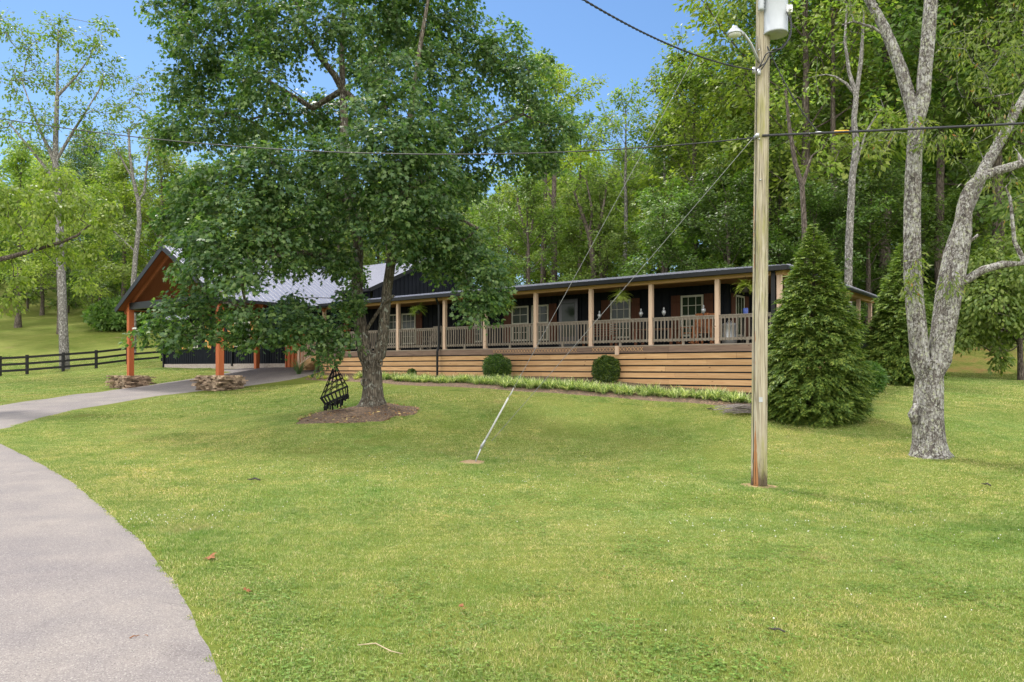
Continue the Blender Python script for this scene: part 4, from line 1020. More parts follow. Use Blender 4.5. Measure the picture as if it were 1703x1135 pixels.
for i in range(0,240):
    for k in range(2):
        if random.random()<.25: continue
        tv,tf=TF[random.randrange(4)]; a=random.uniform(0,6.28); c_,s_=math.cos(a),math.sin(a); sc_=random.uniform(.75,1.15)
        x,y=line[i]+np.array((.25,.32))*(k*1.0-.1)+rng.normal(0,.09,2)
        if i<110 and k==1 and random.random()<.5: continue
        q=np.c_[tv[:,0]*c_-tv[:,1]*s_,tv[:,0]*s_+tv[:,1]*c_,tv[:,2]]*sc_+np.array((x,y,gz(x,y)+.03))
        V.append(q); Fc+=[tuple(np.array(ff)+nv) for ff in tf]; nv+=len(q)
o=tuft_obj('border_grass',np.concatenate(V),Fc,MT['liriope']); o['kind']='stuff'
tm=None
for i,(px,py,lab) in enumerate(((517,631,'yellow striped grass tuft at the foot of the porch stairs'),(529,632,'second yellow striped grass tuft from the stair post'),(541,632,'yellow striped grass tuft third from the stairs, beside the swing ropes'),
        (560,633,'yellow striped grass tuft seen through the swing ropes'),(574,634,'yellow striped grass tuft just past the hanging swing'),(592,633,'brightest yellow grass tuft, against the maple trunk'))):
    g=G(px,py)
    if tm is None: o=tuft_obj('grass_tuft',TF[0][0],TF[0][1],MT['liriope_yellow']); tm=o.data
    else: o=bpy.data.objects.new('grass_tuft',tm); COL.objects.link(o)
    o.location=(g[0],g[1],g[2]+.03); o.rotation_euler=(0,0,i*1.3); o.scale=(.85,.85,.75+.06*(i%3)); tag(o,lab,'ornamental grass','yellow tufts along the bed')
BT=tuft_mesh(70,150,.95,.02,.9,5)
g=G(527,626); o=tuft_obj('fountain_grass',BT[0],BT[1],MT['fescue']); o.location=tuple(hw(XL-.9,-.55))+(gz(*hw(XL-.9,-.55)),); tag(o,'tall arching green grass clump beside the porch stairs','ornamental grass')
for i,(px,py,lab,mt,sc_) in enumerate(((1475,640,'pale striped grass clump below the second arborvitae','liriope_yellow',1.25),(1433,650,'yellowish grass clump at the back foot of the big arborvitae','liriope_yellow',1.0),(1240,640,'bluish flower clump against the skirting beside the pole','fescue',.7),
        (1118,642,'grey-green seedling clump in the bed below the porch','fescue',.6),(583,618,'grey-green clump in the bed behind the maple trunk','fescue',.6),(862,636,'low grey-green clump beside the boxwood nearer the downspout','fescue',.55),(738,617,'small blue-green clump at the foot of the downspout','fescue',.5))):
    g=G(px,py); o=tuft_obj('grass_clump',BT[0]*np.array((sc_*.8,sc_*.8,sc_*.7)),BT[1],MT[mt]); o.location=(g[0],g[1],g[2]); tag(o,lab,'plant')
# ---- small flowering-shaped tree on the bank --------------------------------------------
r=np.random.default_rng(81); g=np.array(P(1697,630,36.)); g[2]=gz(g[0],g[1])
root=thing('dogwood_tree','small broad tree with thin dark trunk standing on the grass bank','tree',tuple(g))
s=Skel(); DL=lambda px,py,dy=0: P(px,py,36+dy)-g
b0=s.chain([DL(1698,634),DL(1697,600),DL(1696,572)],-1,[.17,.13,.12])
s.chain([DL(1680,552),DL(1655,545),DL(1630,535)],b0,[.07,.06,.05]); s.chain([DL(1705,545),DL(1715,510),DL(1720,470)],b0,[.09,.07,.05]); s.chain([DL(1690,540,-.6),DL(1675,500,-1),DL(1665,460,-1.2)],b0,[.08,.06,.045])
BL=[(1620,540,45,30,0),(1600,560,25,22,-.3),(1650,500,50,40,-1.2),(1610,490,40,34,.4),(1690,460,50,40,-1.5),(1640,445,45,34,0),(1690,410,45,34,.3),(1730,500,50,60,0),(1660,560,30,16,1),(1700,530,36,26,-1.6),(1620,450,30,24,.5),(1662,592,12,20,-.5)]
A=[];O=[];sc=36/F
for b in BL:
    c=DL(b[0],b[1],b[4]); rx,ry=b[2]*sc,b[3]*sc; n=int(20+rx*ry*64); d=unit(r.normal(0,1,(n,3)))
    A.append(c+d*(r.uniform(.1,1,n)**.4)[:,None]*np.array((rx,rx,ry))); O.append(d)
A=np.concatenate(A);O=np.concatenate(O)
for i in np.argsort((A**2).sum(1)):
    if r.random()<.5: s.connect(A[i],r,seg=.6,lo=2)
link('trunk',s.mesh('trunk',.006,.45),MT['bark_forest'],root)
pos,nr,tp,sz=sprays(r,A,O,10,.34,.21,droop=.8); link('crown',leaf_mesh('crown',pos,nr,tp,sz,OVAL),MT['leaf_olive'],root)
# ---- bough reaching in from a tree just outside the frame ---------------------------------
r=np.random.default_rng(83); YB=27.; gx_=P(-190,640,YB); gx_[2]=gz(gx_[0],gx_[1])
root=thing('overhanging_tree','yellow-green tree whose long low bough reaches over the pasture fence','tree',tuple(gx_))
s=Skel(); DL=lambda px,py,dy=0: P(px,py,YB+dy)-gx_
b0=s.chain([DL(-190,650),DL(-188,560),DL(-184,480)],-1,[.34,.27,.25]); s.chain([DL(-180,380),DL(-170,280),DL(-150,150)],b0,[.22,.17,.1])
s.chain([DL(-130,450),DL(-70,445),DL(-20,436),DL(20,427),DL(60,415),DL(100,404),DL(128,392),DL(140,382)],b0,[.13,.11,.095,.085,.075,.06,.045,.03])
BL=[(20,360,40,30,.5),(75,345,42,30,-.3),(125,340,40,30,.4),(165,370,26,26,0),(100,300,34,22,.6),(60,390,40,20,-.6),(5,420,28,26,.4),(110,420,26,24,.3),(30,470,24,14,.2),(15,500,22,22,-.3),(-5,320,30,36,.2),(150,420,16,30,.2),(180,345,20,16,.3),(-80,380,70,60,0),(-150,250,90,80,0),(-120,480,60,40,0),(45,320,30,18,1),(140,465,12,20,.3)]
A=[];O=[];sc=YB/F
for b in BL:
    c=DL(b[0],b[1],b[4]); rx,ry=b[2]*sc,b[3]*sc; n=int(12+rx*ry*60); d=unit(r.normal(0,1,(n,3)))
    A.append(c+d*(r.uniform(.1,1,n)**.5)[:,None]*np.array((rx,rx,ry))); O.append(unit(d-UP*.2))
A=np.concatenate(A);O=np.concatenate(O); q0=np.array(s.p)
for i in np.argsort(((A[:,None]-q0[None])**2).sum(2).min(1)): s.connect(A[i],r,seg=.6,lo=2)
link('trunk',s.mesh('trunk',.005,.42),MT['bark_forest'],root)
pos,nr,tp,sz=sprays(r,A,O,9,.27,.155,droop=.9,rnd=.55); link('crown',leaf_mesh('crown',pos,nr,tp,sz,OVAL),MT['leaf_yellow'],root)
# ---- the two tall airy trees in the pasture -------------------------------------------------
def airy(label,nodes,Y,limbs,blobs,seed,dens,leaf,size,bark='bark_pale',nl=6,name='pale_trunk_tree'):
    r=np.random.default_rng(seed); g=P(nodes[0][0],nodes[0][1],Y); zg=gz(g[0],g[1]); g[2]=min(g[2],zg) if False else zg
    root=thing(name,label,'tree',tuple(g))
    L_=lambda px,py,dy=0: P(px,py,Y+dy)-g
    s=Skel(); pts=[L_(a,b) for a,b,_ in nodes]; pts[0][2]=-.1
    s.chain(pts,-1,[c for *_,c in nodes])
    for lm in limbs: s.chain([L_(*q[:2],q[3] if len(q)>3 else 0) for q in lm[1:]],s.near(L_(*lm[0][:2])),[q[2] for q in lm[1:]])
    A=[];O=[];sc=Y/F
    for b in blobs:
        c=L_(b[0],b[1],b[4]); rx,ry=b[2]*sc,b[3]*sc; n=int(10+rx*ry*dens); d=unit(r.normal(0,1,(n,3)))
        A.append(c+d*(r.uniform(.05,1,n)**.5)[:,None]*np.array((rx,rx*.9,ry))); O.append(d)
    A=np.concatenate(A);O=np.concatenate(O); q0=np.array(s.p)
    for i in np.argsort(((A[:,None]-q0[None])**2).sum(2).min(1)): s.connect(A[i],r,seg=1.2,lo=3,upbias=.6)
    link('trunk',s.mesh('trunk',.011,.44),MT[bark],root)
    pos,nr,tp,sz=sprays(r,A,O,nl,.40,size,droop=.3); link('crown',leaf_mesh('crown',pos,nr,tp,sz,KITE),MT[leaf],root)
airy('tall airy tree with straight pale grey trunk rising behind the black fence',[(108,606,.36),(106,560,.32),(104,500,.30),(101,430,.29),(99,370,.27),(96,310,.25),(92,270,.21),(93,220,.18),(95,160,.14),(96,100,.09),(97,50,.05)],54,
    [[(98,320),(80,285,.12),(62,262,.10),(40,235,.08),(15,205,.05)],[(94,260),(118,225,.10),(140,190,.07),(165,150,.05)],[(92,270),(70,225,.09),(52,180,.06),(35,130,.04)],[(95,170),(125,130,.06),(150,95,.04)]],
    [(40,70,36,34,1),(95,50,40,34,0),(150,70,36,34,-1),(185,120,26,34,0),(20,130,32,34,0),(75,120,40,36,2),(135,130,40,36,1),(60,190,46,30,-1),(130,190,46,28,-1),(10,210,34,30,1),(190,180,26,24,0),(150,235,36,20,1),(60,240,40,20,0),(0,40,30,30,1),(175,40,22,18,1),(100,290,40,14,-.5)],91,17,'leaf_olive',.25,nl=9)
airy('thin half bare tree with crooked grey trunk between pasture and carport gable',[(222,520,.24),(222,470,.21),(226,420,.20),(232,370,.19),(230,335,.17),(222,300,.14),(216,260,.11),(214,215,.08)],62,
    [[(231,350),(240,320,.11),(243,285,.09),(248,250,.07),(255,220,.04)],[(222,300),(205,270,.08),(190,240,.05)],[(226,420),(205,400,.07),(190,385,.05)]],
    [(215,190,34,30,0),(250,210,26,26,1),(190,240,22,26,0),(235,150,34,26,1),(265,260,18,30,-1),(200,400,26,16,0),(250,330,24,30,1)],92,15,'leaf_olive',.24,name='thin_tree',nl=8)
# ------------------------------------------------------------------ utility pole and lines
pz=POLE.copy(); pz[2]=gz(pz[0],pz[1]); PY=pz[1]
pole=thing('utility_pole','tall weathered wooden utility pole carrying a grey transformer can and a street lamp','utility pole',tuple(pz))
PL=lambda px,py,dy=0: P(px,py,PY+dy)-pz
m=MB(); m.tube([PL(1262,816),PL(1262.3,800),PL(1263.5,600),PL(1265,400),PL(1267,200),PL(1268.5,80),PL(1269,0),PL(1270,-130)],[.137,.131,.126,.121,.116,.112,.109,.105],24); m.build('pole',MT['pole'],pole,True)
c=PL(1290,58,-.12); tr=MB(); R_=.195
tr.lathe(c,[(.0,.035),(R_*.93,.0),(R_,.0),(R_,.025),(R_*.985,.03),(R_*.985,.95),(R_*1.03,.955),(R_*1.03,1.0),(.1,1.06),(0,1.07)],28); tr.build('transformer',MT['can'],pole,True)
for z_ in (.15,.7):
    m=MB(); m.box(c[0]-.10,c[0]+.10,c[1]-.02,c[1]+.34,c[2]+z_,c[2]+z_+.07); m.build('mounting_bracket',MT['galv'],pole)
m=MB(); m.box(c[0]+.12,c[0]+.22,c[1]-.16,c[1]-.07,c[2]+.30,c[2]+.42); m.tube([(c[0]+.17,c[1]-.115,c[2]+.33),(c[0]+.17,c[1]-.24,c[2]+.33)],.025,8); m.build('bushing',MT['white'],pole)
c2=PL(1266,10,-.18); m=MB()
prof=[(.03,-.08)]
for i in range(5): prof+=[(.055,-.06+i*.06),(.04,-.03+i*.06)]
m.lathe(c2,prof+[(.03,.3)],14); m.build('insulator',MT['can'],pole,True)
m=MB(); m.tube([PL(1262,104,-.10),PL(1257,92,-.18),PL(1249,74,-.3),PL(1238,58,-.38),PL(1231,52,-.42)],.024,8); arm=m.build('lamp_arm',MT['galv'],pole,True)
hd=MB(); a=PL(1238,58,-.38); b=PL(1222,52,-.46); ax=unit(b-a)
hd.tube([a,a+ax*.08,b],[.03,.04,.05],12); hd.lathe(b-UP*.06,[(.115,.0),(.118,.02),(.105,.05),(.075,.085),(.05,.10),(.045,.13),(0,.135)],20); hd.build('lamp_head',MT['galv'],arm,True)
hd=MB(); hd.lathe(b-UP*.105,[(.0,.0),(.06,.008),(.095,.03),(.105,.046)],18); hd.build('lens',MT['white'],arm,True)
for (px,py) in ((1254,117),(1262,120)):
    m=MB(); m.tube([PL(px,py-4,-.15),PL(px,py+5,-.16)],.03,8); m.build('clamp',MT['galv'],pole,True)
m=MB(); m.box(*(lambda q:(q[0]-.02,q[0]+.02,q[1]-.14,q[1]+.02,q[2]-.03,q[2]+.03))(PL(1256,229))); m.build('clamp',MT['galv'],pole,True)
m=MB(); gw=[PL(1252.5+(812-y_)*.0085,y_,-.06) for y_ in (812,700,560,420,300,160,60)]; m.tube(gw,.006,5); m.build('ground_wire',MT['cable'],pole,True)
for (px,py) in ((1262,84),(1262,232),(1264,300)):
    m=MB(); c_=PL(px,py,-.115); m.tube([c_,c_+np.array((0,-.03,0))],[.014,.012],8); m.build('bolt',MT['galv'],pole,True)
m=MB(); c_=PL(1265,665,-.132); m.box(c_[0]-.03,c_[0]+.03,c_[1]-.008,c_[1],c_[2]-.04,c_[2]+.04); m.build('tag',MT['galv'],pole)
m=MB()
def loopw(pts,rad=.011,n=24):
    q=resample([PL(*p_) for p_ in pts],n); m.tube(q,rad,5)
loopw([(1308,20,-.3),(1318,40,-.35),(1310,70,-.4),(1290,88,-.35),(1275,86,-.25),(1265,110,-.2),(1256,118,-.17)])
loopw([(1315,25,-.3),(1316,60,-.42),(1300,84,-.42),(1284,80,-.3),(1278,98,-.25),(1266,116,-.2)])
loopw([(1276,78,-.16),(1281,90,-.2),(1274,104,-.2),(1262,113,-.18)],.012)
m.build('lead_wire',MT['cable'],pole,True)
def sagline(a,b,sag,n=40):
    t=np.linspace(0,1,n)[:,None]; q=a+(b-a)*t; q[:,2]-=(4*sag*t*(1-t))[:,0]; return q
def line(name,label,a,b,sag,rad,mat,k=6,twist=0,cat='wire'):
    q=sagline(np.array(a),np.array(b),sag,60 if twist else 40); mid=q[0].copy(); m=MB(); q=q-mid
    if twist:
        q=resample(q,400); th=np.arange(len(q))*.55
        for ph in (0,PI): m.tube(q+np.c_[np.cos(th+ph)*rad*.8,np.zeros(len(q)),np.sin(th+ph)*rad*.8],rad,5)
    else: m.tube(q,rad,k)
    o=m.build(name,MT[mat],None,True); o.location=tuple(mid); tag(o,label,cat); return o
W0=P(1254,228,PY-.13)
def through(px0,Y0,pxm,pym,end,sag0):
    pass
# left span: passes (760,258), (300,232), (0,198)
A_=P(-500,118,17.0); line('power_line','thin dark overhead line crossing in front of the maple crown towards the pole',W0,A_,.0,.014,'cable') if False else None
def fitspan(name,label,Yl,pts,rad,mat):
    """a hanging span through the pixels pts, depth running straight from the pole to Yl"""
    pxs=np.array([p_[0] for p_ in pts],float); pys=np.array([p_[1] for p_ in pts],float)
    co=np.polyfit(pxs,pys,2); xs_=np.linspace(pxs[0],pxs[-1],60); ys_=np.polyval(co,xs_)
    xw0=(pxs[0]-CX)/F; xw1=(pxs[-1]-CX)/F
    Y0=PY-.13; 
    # straight in plan: solve along the plan segment
    p0=np.array((xw0*Y0,Y0)); p1=np.array((xw1*Yl,Yl)); q=[]
    for xx,yy in zip(xs_,ys_):
        k=(xx-CX)/F; d=p1-p0; t=(k*p0[1]-p0[0])/(d[0]-k*d[1]); Yk=p0[1]+t*d[1]; q.append(P(xx,yy,Yk))
    q=np.array(q); m=MB(); o0=q[0].copy(); m.tube(q-o0,rad,6); o=m.build(name,MT[mat],None,True); o.location=tuple(o0); tag(o,label,'wire'); return q
fitspan('power_line','thin dark overhead line crossing in front of the maple crown',16.5,[(1254,228),(1000,252),(760,258),(300,233),(0,199),(-300,140)],.0105,'cable')
rs=fitspan('power_line','thicker black overhead line running from the pole past the lichen tree',11.5,[(1268,226),(1420,219),(1560,212.5),(1703,206),(2000,190)],.02,'cable')
m=MB(); a=P(1388,220.6,PY-.2); b=P(1411,219.6,PY-.2); m.tube([a-a,b-a],.032,8); o=m.build('line_marker',MT['yellow'],None,True); o.location=tuple(a); tag(o,'yellow sleeve on the thick black overhead line','cable marker')
m=MB(); a=P(1354,222.6,PY-.18); b=P(1369,222,PY-.18); m.tube([a-a,(b-a)*.3,(b-a)*.7,b-a],[.02,.034,.034,.02],8); o=m.build('line_splice',MT['white'],None,True); o.location=tuple(a); tag(o,'white splice clamp on the thick black overhead line beside the pole','cable clamp')
line('service_cable','twisted black cable coming down from overhead to the street lamp arm',P(1256,117,PY-.15),P(840,-85,7.2),.22,.0085,'cable',twist=1)
line('drop_wire','black drop wire hanging from the transformer to the thick overhead line',P(1280,86,PY-.16),P(1362,221,PY-.16),.12,.010,'cable')
# guy wires and their anchor
AN=ANCH.mean(0); AN=np.array((AN[0],AN[1],gz(*AN)))
dirA=P(1266,-110,PY-.1)-AN; dirB=W0-AN
gA=AN+unit(dirA)*.6; gB=AN+unit(dirB)*.62
line('guy_wire','grey steel guy wire from the ground anchor to the top of the pole',gA,P(1266,-110,PY-.1),.02,.0042,'steel_wire')
line('guy_wire','lower slanting grey steel guy wire reaching the pole at the overhead line',gB,W0,.02,.0042,'steel_wire')
MT['guard']=m_simple('grey_guard_plastic',(.33,.33,.31),(.45,.45,.42),8,.6,.3)
anc=thing('guy_anchor','steel anchor rod in the lawn with a pale guy wire guard','anchor',tuple(AN))
m=MB(); m.tube([(0,0,-.1),unit(dirA)*.36],.014,8); m.tube([unit(dirA)*.34,unit(dirA)*.40,unit(dirA)*.62],[.028,.034,.012],8); m.build('rod',MT['galv'],anc,True)
m=MB(); a=unit(dirA)*.55+np.array((.0,-.02,0)); b=unit(dirA)*1.55+np.array((.0,-.02,0)); m.tube([a,a+(b-a)*.02,b],[.014,.019,.016],10); m.tube([b,b+(b-a)*.06+np.array((.02,0,.02)),b+(b-a)*.22],[.010,.014,.008],6); m.build('guard',MT['guard'],anc,True)

# ------------------------------------------------------------------ swing chair
SY_=MY-.9; ap=P(557,606,SY_); sw=thing('swing_chair','black macrame rope swing chair hanging tilted below a maple bough','swing chair',tuple(P(555,675,SY_)))
so=np.array(sw.location); SL=lambda px,py,dy=0: P(px,py,SY_+dy)-so
apl=SL(557,604)
m=MB(); m.tube([apl,apl+UP*.28,SL(556,575),SL(556,540,.2)],[.008,.006,.006,.006],6); m.build('chain',MT['galv'],sw,True)
m=MB(); ringc=(SL(534,662)+SL(577,643))/2; vx=(SL(577,643)-SL(534,662))/2; vy=np.array((0.03,.40,.05)); th=np.linspace(0,2*PI,40)[:-1]
RG=lambda t,k=1,dz=0: ringc+vx*math.cos(t)*k+vy*math.sin(t)*k+UP*dz
nrm_=unit(np.cross(vx,vy)); nrm_=nrm_ if nrm_[2]>0 else -nrm_
m.tube([RG(t) for t in th],.024,6,closed=True); m.build('hoop',MT['rope'],sw,True)
m=MB(); low=ringc-nrm_*.17-UP*.05
m.tube([low+vx*math.cos(t)*.86+vy*math.sin(t)*.86 for t in th],.022,6,closed=True)
for t in np.linspace(0,2*PI,22)[:-1]: m.tube([RG(t),low+vx*math.cos(t)*.86+vy*math.sin(t)*.86],.014,5)
m.build('seat_rim',MT['rope'],sw,True)
m=MB()
for k in (.7,.52,.34,.17): m.tube([low+vx*math.cos(t)*.86*k+vy*math.sin(t)*.86*k-nrm_*(.15*(1-k**2)) for t in th],.017,5,closed=True)
for t in np.linspace(0,2*PI,26)[:-1]: m.tube([low+(vx*math.cos(t)+vy*math.sin(t))*.86*k-nrm_*(.15*(1-k**2)) for k in (1,.7,.4,.05)],.014,5)
m.build('seat',MT['rope'],sw,True)
m=MB()
hubs=np.linspace(0,2*PI,13)[:-1]
for i,t in enumerate(hubs):
    m.tube([RG(t),RG(t)*.5+apl*.5+np.array((0,0,.0)),apl],.011,5)
    t2=hubs[(i+1)%12]
    for f in (.12,.3,.48,.66):
        a=RG(t)*(1-f)+apl*f; b=RG(t2)*(1-f-.1)+apl*(f+.1); c_=RG((t+t2)/2 if t2>t else t+PI/12)*(1-f-.2)+apl*(f+.2)
        m.tube([a,b],.009,4); m.tube([RG(t2)*(1-f)+apl*f,RG(t)*(1-f-.1)+apl*(f+.1)],.009,4)
m.tube([apl-UP*.12,apl+UP*.03],[.035,.02],8)
m.build('ropes',MT['rope'],sw,True)
for t in np.linspace(0,2*PI,15)[:-1]:
    m=MB(); p0=low+vx*math.cos(t)*.88+vy*math.sin(t)*.88; L_=random.uniform(.14,.30); d_=np.array((random.uniform(-.03,.03),random.uniform(-.03,.03),-1))
    m.tube([p0,p0+d_*L_*.3,p0+d_*L_*.36,p0+d_*L_],[.014,.014,.032,.024],6); m.build('tassel',MT['rope'],sw,True)

# ------------------------------------------------------------------ black board fence
fp=[(-60,628,49),(0,625,50),(45,623,51),(105,617,52.4),(160,612,54),(212,607.5,56),(270,604,57.5),(330,602,59)]
base=P(*fp[0]); base[2]=gz(base[0],base[1]); fen=thing('board_fence','black three board fence along the pasture','fence',tuple(base))
pts=[]
for a in fp: q=P(*a); q[2]=gz(q[0],q[1]); pts.append(q-base)
for q in pts:
    m=MB(); m.box(q[0]-.075,q[0]+.075,q[1]-.075,q[1]+.075,q[2]-.2,q[2]+1.36); m.build('fence_post',MT['fence'],fen)
for k,h in enumerate((.32,.75,1.2)):
    m=MB()
    for a,b in zip(pts[:-1],pts[1:]): m.bar(a+UP*h+np.array((0,-.1,0)),b+UP*h+np.array((0,-.1,0)),.035,.16)
    m.build('fence_board',MT['fence'],fen)

# ------------------------------------------------------------------ dry stone bases round the carport posts
def stone_base(label,xc,seed,hgt):
    r=np.random.default_rng(seed); w=hw(xc,CY); z0=gz(*w)
    m=MB(); lx,ly=.76,.62; nl=9; th=hgt/nl
    for l in range(nl+1):
        for side in range(4):
            L=lx if side%2==0 else ly; u=-L-.05
            while u<L:
                wd=r.uniform(.16,.5); d=r.uniform(.2,.32); t=th*r.uniform(.75,1.15); cx=u+wd/2; out=(ly if side%2==0 else lx)+r.normal(0,.045)-d/2
                a=[(cx,-out),(out,cx),(-cx,out),(-out,-cx)][side]; sx,sy=(wd/2*.98,d/2) if side%2==0 else (d/2,wd/2*.98)
                if l==nl and r.random()<.45: u+=wd; continue
                n=len(m.v); rot=r.normal(0,.07); zc=l*th+th/2-.04
                for dz in (-1,1):
                    for (i,j) in ((-1,-1),(0,-1.12),(1,-1),(1.06,0),(1,1),(0,1.1),(-1,1),(-1.05,0)):
                        px_=a[0]+i*sx*r.uniform(.86,1.05); py_=a[1]+j*sy*r.uniform(.86,1.05)
                        m.v.append((px_+rot*(py_-a[1]),py_-rot*(px_-a[0]),zc+dz*t/2*r.uniform(.8,1.05)+.02*rot*i))
                m.f.append(tuple(n+i for i in range(8))[::-1]); m.f.append(tuple(n+8+i for i in range(8)))
                for i in range(8): m.f.append((n+i,n+(i+1)%8,n+8+(i+1)%8,n+8+i))
                u+=wd
    m.box(-lx+.2,lx-.2,-ly+.2,ly-.2,-.2,hgt-.1)
    o=m.build('stone_base',MT['stone']); o.location=(w[0],w[1],z0); o.rotation_euler=(0,0,HR); tag(o,label,'stone planter','stacked stone bases of the carport posts')
stone_base('stacked flat stone base round the carport post on the lawn side of the driveway',CXR,3,.60)
stone_base('stacked flat stone base round the far carport post, on the fence side of the driveway',CXL,4,.58)

# ------------------------------------------------------------------ porch things
def hp(x,y): w=hw(x,y); return (w[0],w[1],2.69)
fv=None
FR=np.random.default_rng(5)
def fern_meshes():
    pos=[];nr=[];tp=[];sz=[]; mb=MB()
    for i in range(64):
        a=FR.uniform(0,2*PI); el=FR.uniform(.1,1.35); d=np.array((math.cos(a)*math.cos(el),math.sin(a)*math.cos(el),math.sin(el))); p=np.array((0,0,.02)); L=FR.uniform(.34,.56); k=15; path=[p]
        for j in range(k):
            d=unit(d-UP*.115); p=p+d*L/k; path.append(p); side=unit(np.cross(d,UP)); up=np.cross(side,d); t=j/k
            for sgn in (-1,1):
                pos.append(p); tp.append(side*sgn+d*.35-UP*.15+FR.normal(0,.1,3)); nr.append(up+FR.normal(0,.15,3)); sz.append(.098*(1-.75*t**1.5)*(.5+min(.5,t*3)))
        mb.tube(path,.003,3,cap=False)
    LF=(np.array([(0,0,0),(.16,.35,0),(0,1,-.08),(-.16,.35,0)]),[(0,1,2,3)])
    return leaf_mesh('fronds',np.array(pos),np.array(nr),np.array(tp),np.array(sz),LF),mb
fm,fmb=fern_meshes()
for i,(px,zc,lab) in enumerate(((695,-.38,'hanging fern basket nearest the maple trunk'),(845,-.42,'hanging fern basket half behind the hanging maple leaves'),(1033,-.38,'hanging fern basket in the middle porch bay over the lattice bench'),(1240,-.36,'hanging fern basket partly hidden by the utility pole'))):
    x=tx(px,-.02); w=hw(x,-.02); zz=4.80+zc
    t=thing('hanging_fern',lab,'hanging plant',(w[0],w[1],zz),i*1.1,'fern baskets hung from the porch beam')
    if i==0:
        fo=link('fronds',fm,MT['fern'],t); m=MB(); m.lathe((0,0,-.13),[(.07,0),(.11,.03),(.14,.15),(.145,.16)],14); po=m.build('basket',MT['pot'],t,True)
        m=MB()
        for a in (0,2.1,4.2): m.tube([(.13*math.cos(a),.13*math.sin(a),.02),(0,0,.30)],.004,4)
        m.tube([(0,0,.3),(0,0,.40)],.006,4); ho=m.build('hanger',MT['cable'],t)
    else:
        for o in (fo,po,ho): c=o.copy(); COL.objects.link(c); c.parent=t
TM=None
for i,(px,yy,lab) in enumerate(((997,.55,'silver patio torch left of the fern window, behind the lattice bench'),(1066,.55,'silver patio torch between the fern window and a porch post'),(1104,.5,'silver patio torch standing before bare dark wall just past a post'),(1170,.5,'silver patio torch in front of the window edge nearest the utility pole'))):
    x=tx(px,yy); t=thing('patio_torch',lab.replace('left of','beside'),'garden torch',hp(x,yy),0,'silver torches along the porch rail')
    if TM is None:
        m=MB(); m.tube([(0,0,0),(0,0,1.05)],.012,6); TM=m.build('pole',MT['cable'],t,True)
        m=MB(); m.lathe((0,0,1.04),[(.02,0),(.05,.05),(.075,.11),(.07,.15),(.04,.19),(.022,.2),(.022,.23),(.035,.245),(.02,.29),(0,.3)],14); T2=m.build('lamp',MT['galv'],t,True)
    else:
        for o in (TM,T2): c=o.copy(); COL.objects.link(c); c.parent=t
def place(name,label,cat,px,y,rz=0,group=None):
    return thing(name,label,cat,hp(tx(px,y),y),HR+rz,group)
def rocker(t,mat):
    m=MB()
    for y in (-.25,.25): m.tube([(-.45,y,.06),(-.2,y,.02),(.1,y,.02),(.45,y,.09)],.022,6)
    m.build('rocker',mat,t)
    for (x,y) in ((-.2,-.25),(-.2,.25),(.25,-.25),(.25,.25)):
        m=MB(); m.box(x-.025,x+.025,y-.025,y+.025,.03,.62 if x>0 else .45); m.build('leg',mat,t)
    m=MB()
    for k in range(6): m.box(-.24+k*.088,-.16+k*.088,-.28,.28,.42,.445)
    m.build('seat',mat,t)
    m=MB()
    for k in range(6): m.bar((-.24,-.22+k*.088,.44),(-.48,-.22+k*.088,1.12),.065,.02,up=(1,0,0))
    m.bar((-.47,-.28,1.1),(-.47,.28,1.1),.05,.09); m.build('backrest',mat,t)
    for y in (-.29,.29):
        m=MB(); m.box(-.36,.32,y-.05,y+.05,.62,.645); m.build('armrest',mat,t)
t=place('rocking_chair','orange wooden rocking chair on the porch in front of the bright window','rocking chair',1152,1.2,-1.9); rocker(t,MT['chairwood'])
t=place('rocking_chair','darker orange rocking chair beside the post nearest the trash can','rocking chair',1172,1.3,-1.3); rocker(t,MT['chairwood'])
t=place('rocking_chair','pale grey rocking chair behind the rail near the downspout','rocking chair',716,1.3,-1.6); rocker(t,MT['rail'])
t=place('lattice_bench','brown wooden bench with a square lattice back on the porch','bench',1003,1.0,0)
m=MB()
for k in range(6): m.box(-.62,.62,.0-.0,.02,.42+k*.09,.45+k*.09)
for k in range(9): m.box(-.62+k*.15,-.58+k*.15,-.012,-.001,.40,.93)
m.build('backrest',MT['brownwood'],t)
m=MB(); m.box(-.65,.65,-.45,-.02,.38,.42); m.build('seat',MT['brownwood'],t)
for (x,y) in ((-.6,-.42),(.6,-.42),(-.6,-.06),(.6,-.06)):
    m=MB(); m.box(x-.035,x+.035,y-.035,y+.035,0,.379); m.build('leg',MT['brownwood'],t)
t=place('porch_table','long low brown wooden table behind the rail by a porch post','table',1092,1.25,0)
m=MB()
for k in range(5): m.box(-.8,.8,-.35+k*.141,-.22+k*.141,.58,.62)
m.build('table_top',MT['brownwood'],t)
for (x,y) in ((-.7,-.28),(.7,-.28),(-.7,.28),(.7,.28)):
    m=MB(); m.box(x-.04,x+.04,y-.04,y+.04,0,.579); m.build('leg',MT['brownwood'],t)
t=place('trash_can','ribbed galvanised trash can with lid standing on the porch','trash can',1213,.62)
m=MB(); n_=48; nn=len(m.v)
m.lathe((0,0,0),[(.20,0),(.235,.02),(.24,.12),(.246,.13),(.24,.14),(.25,.6),(.262,.62)],36); m.build('body',MT['galv'],t,True)
m=MB(); m.lathe((0,0,.622),[(.27,0),(.27,.03),(.2,.07),(.05,.10),(0,.10)],36); ld=m.build('lid',MT['galv'],t,True)
m=MB(); m.tube([(-.07,0,.72),(-.05,0,.77),(.05,0,.77),(.07,0,.72)],.01,6); m.build('handle',MT['galv'],ld)
t=place('side_table','small dark side table behind the rail beside the pole','table',1240,.75)
m=MB(); m.lathe((0,0,.90),[(.3,0),(.3,.03)],20); m.build('table_top',MT['pot'],t); 
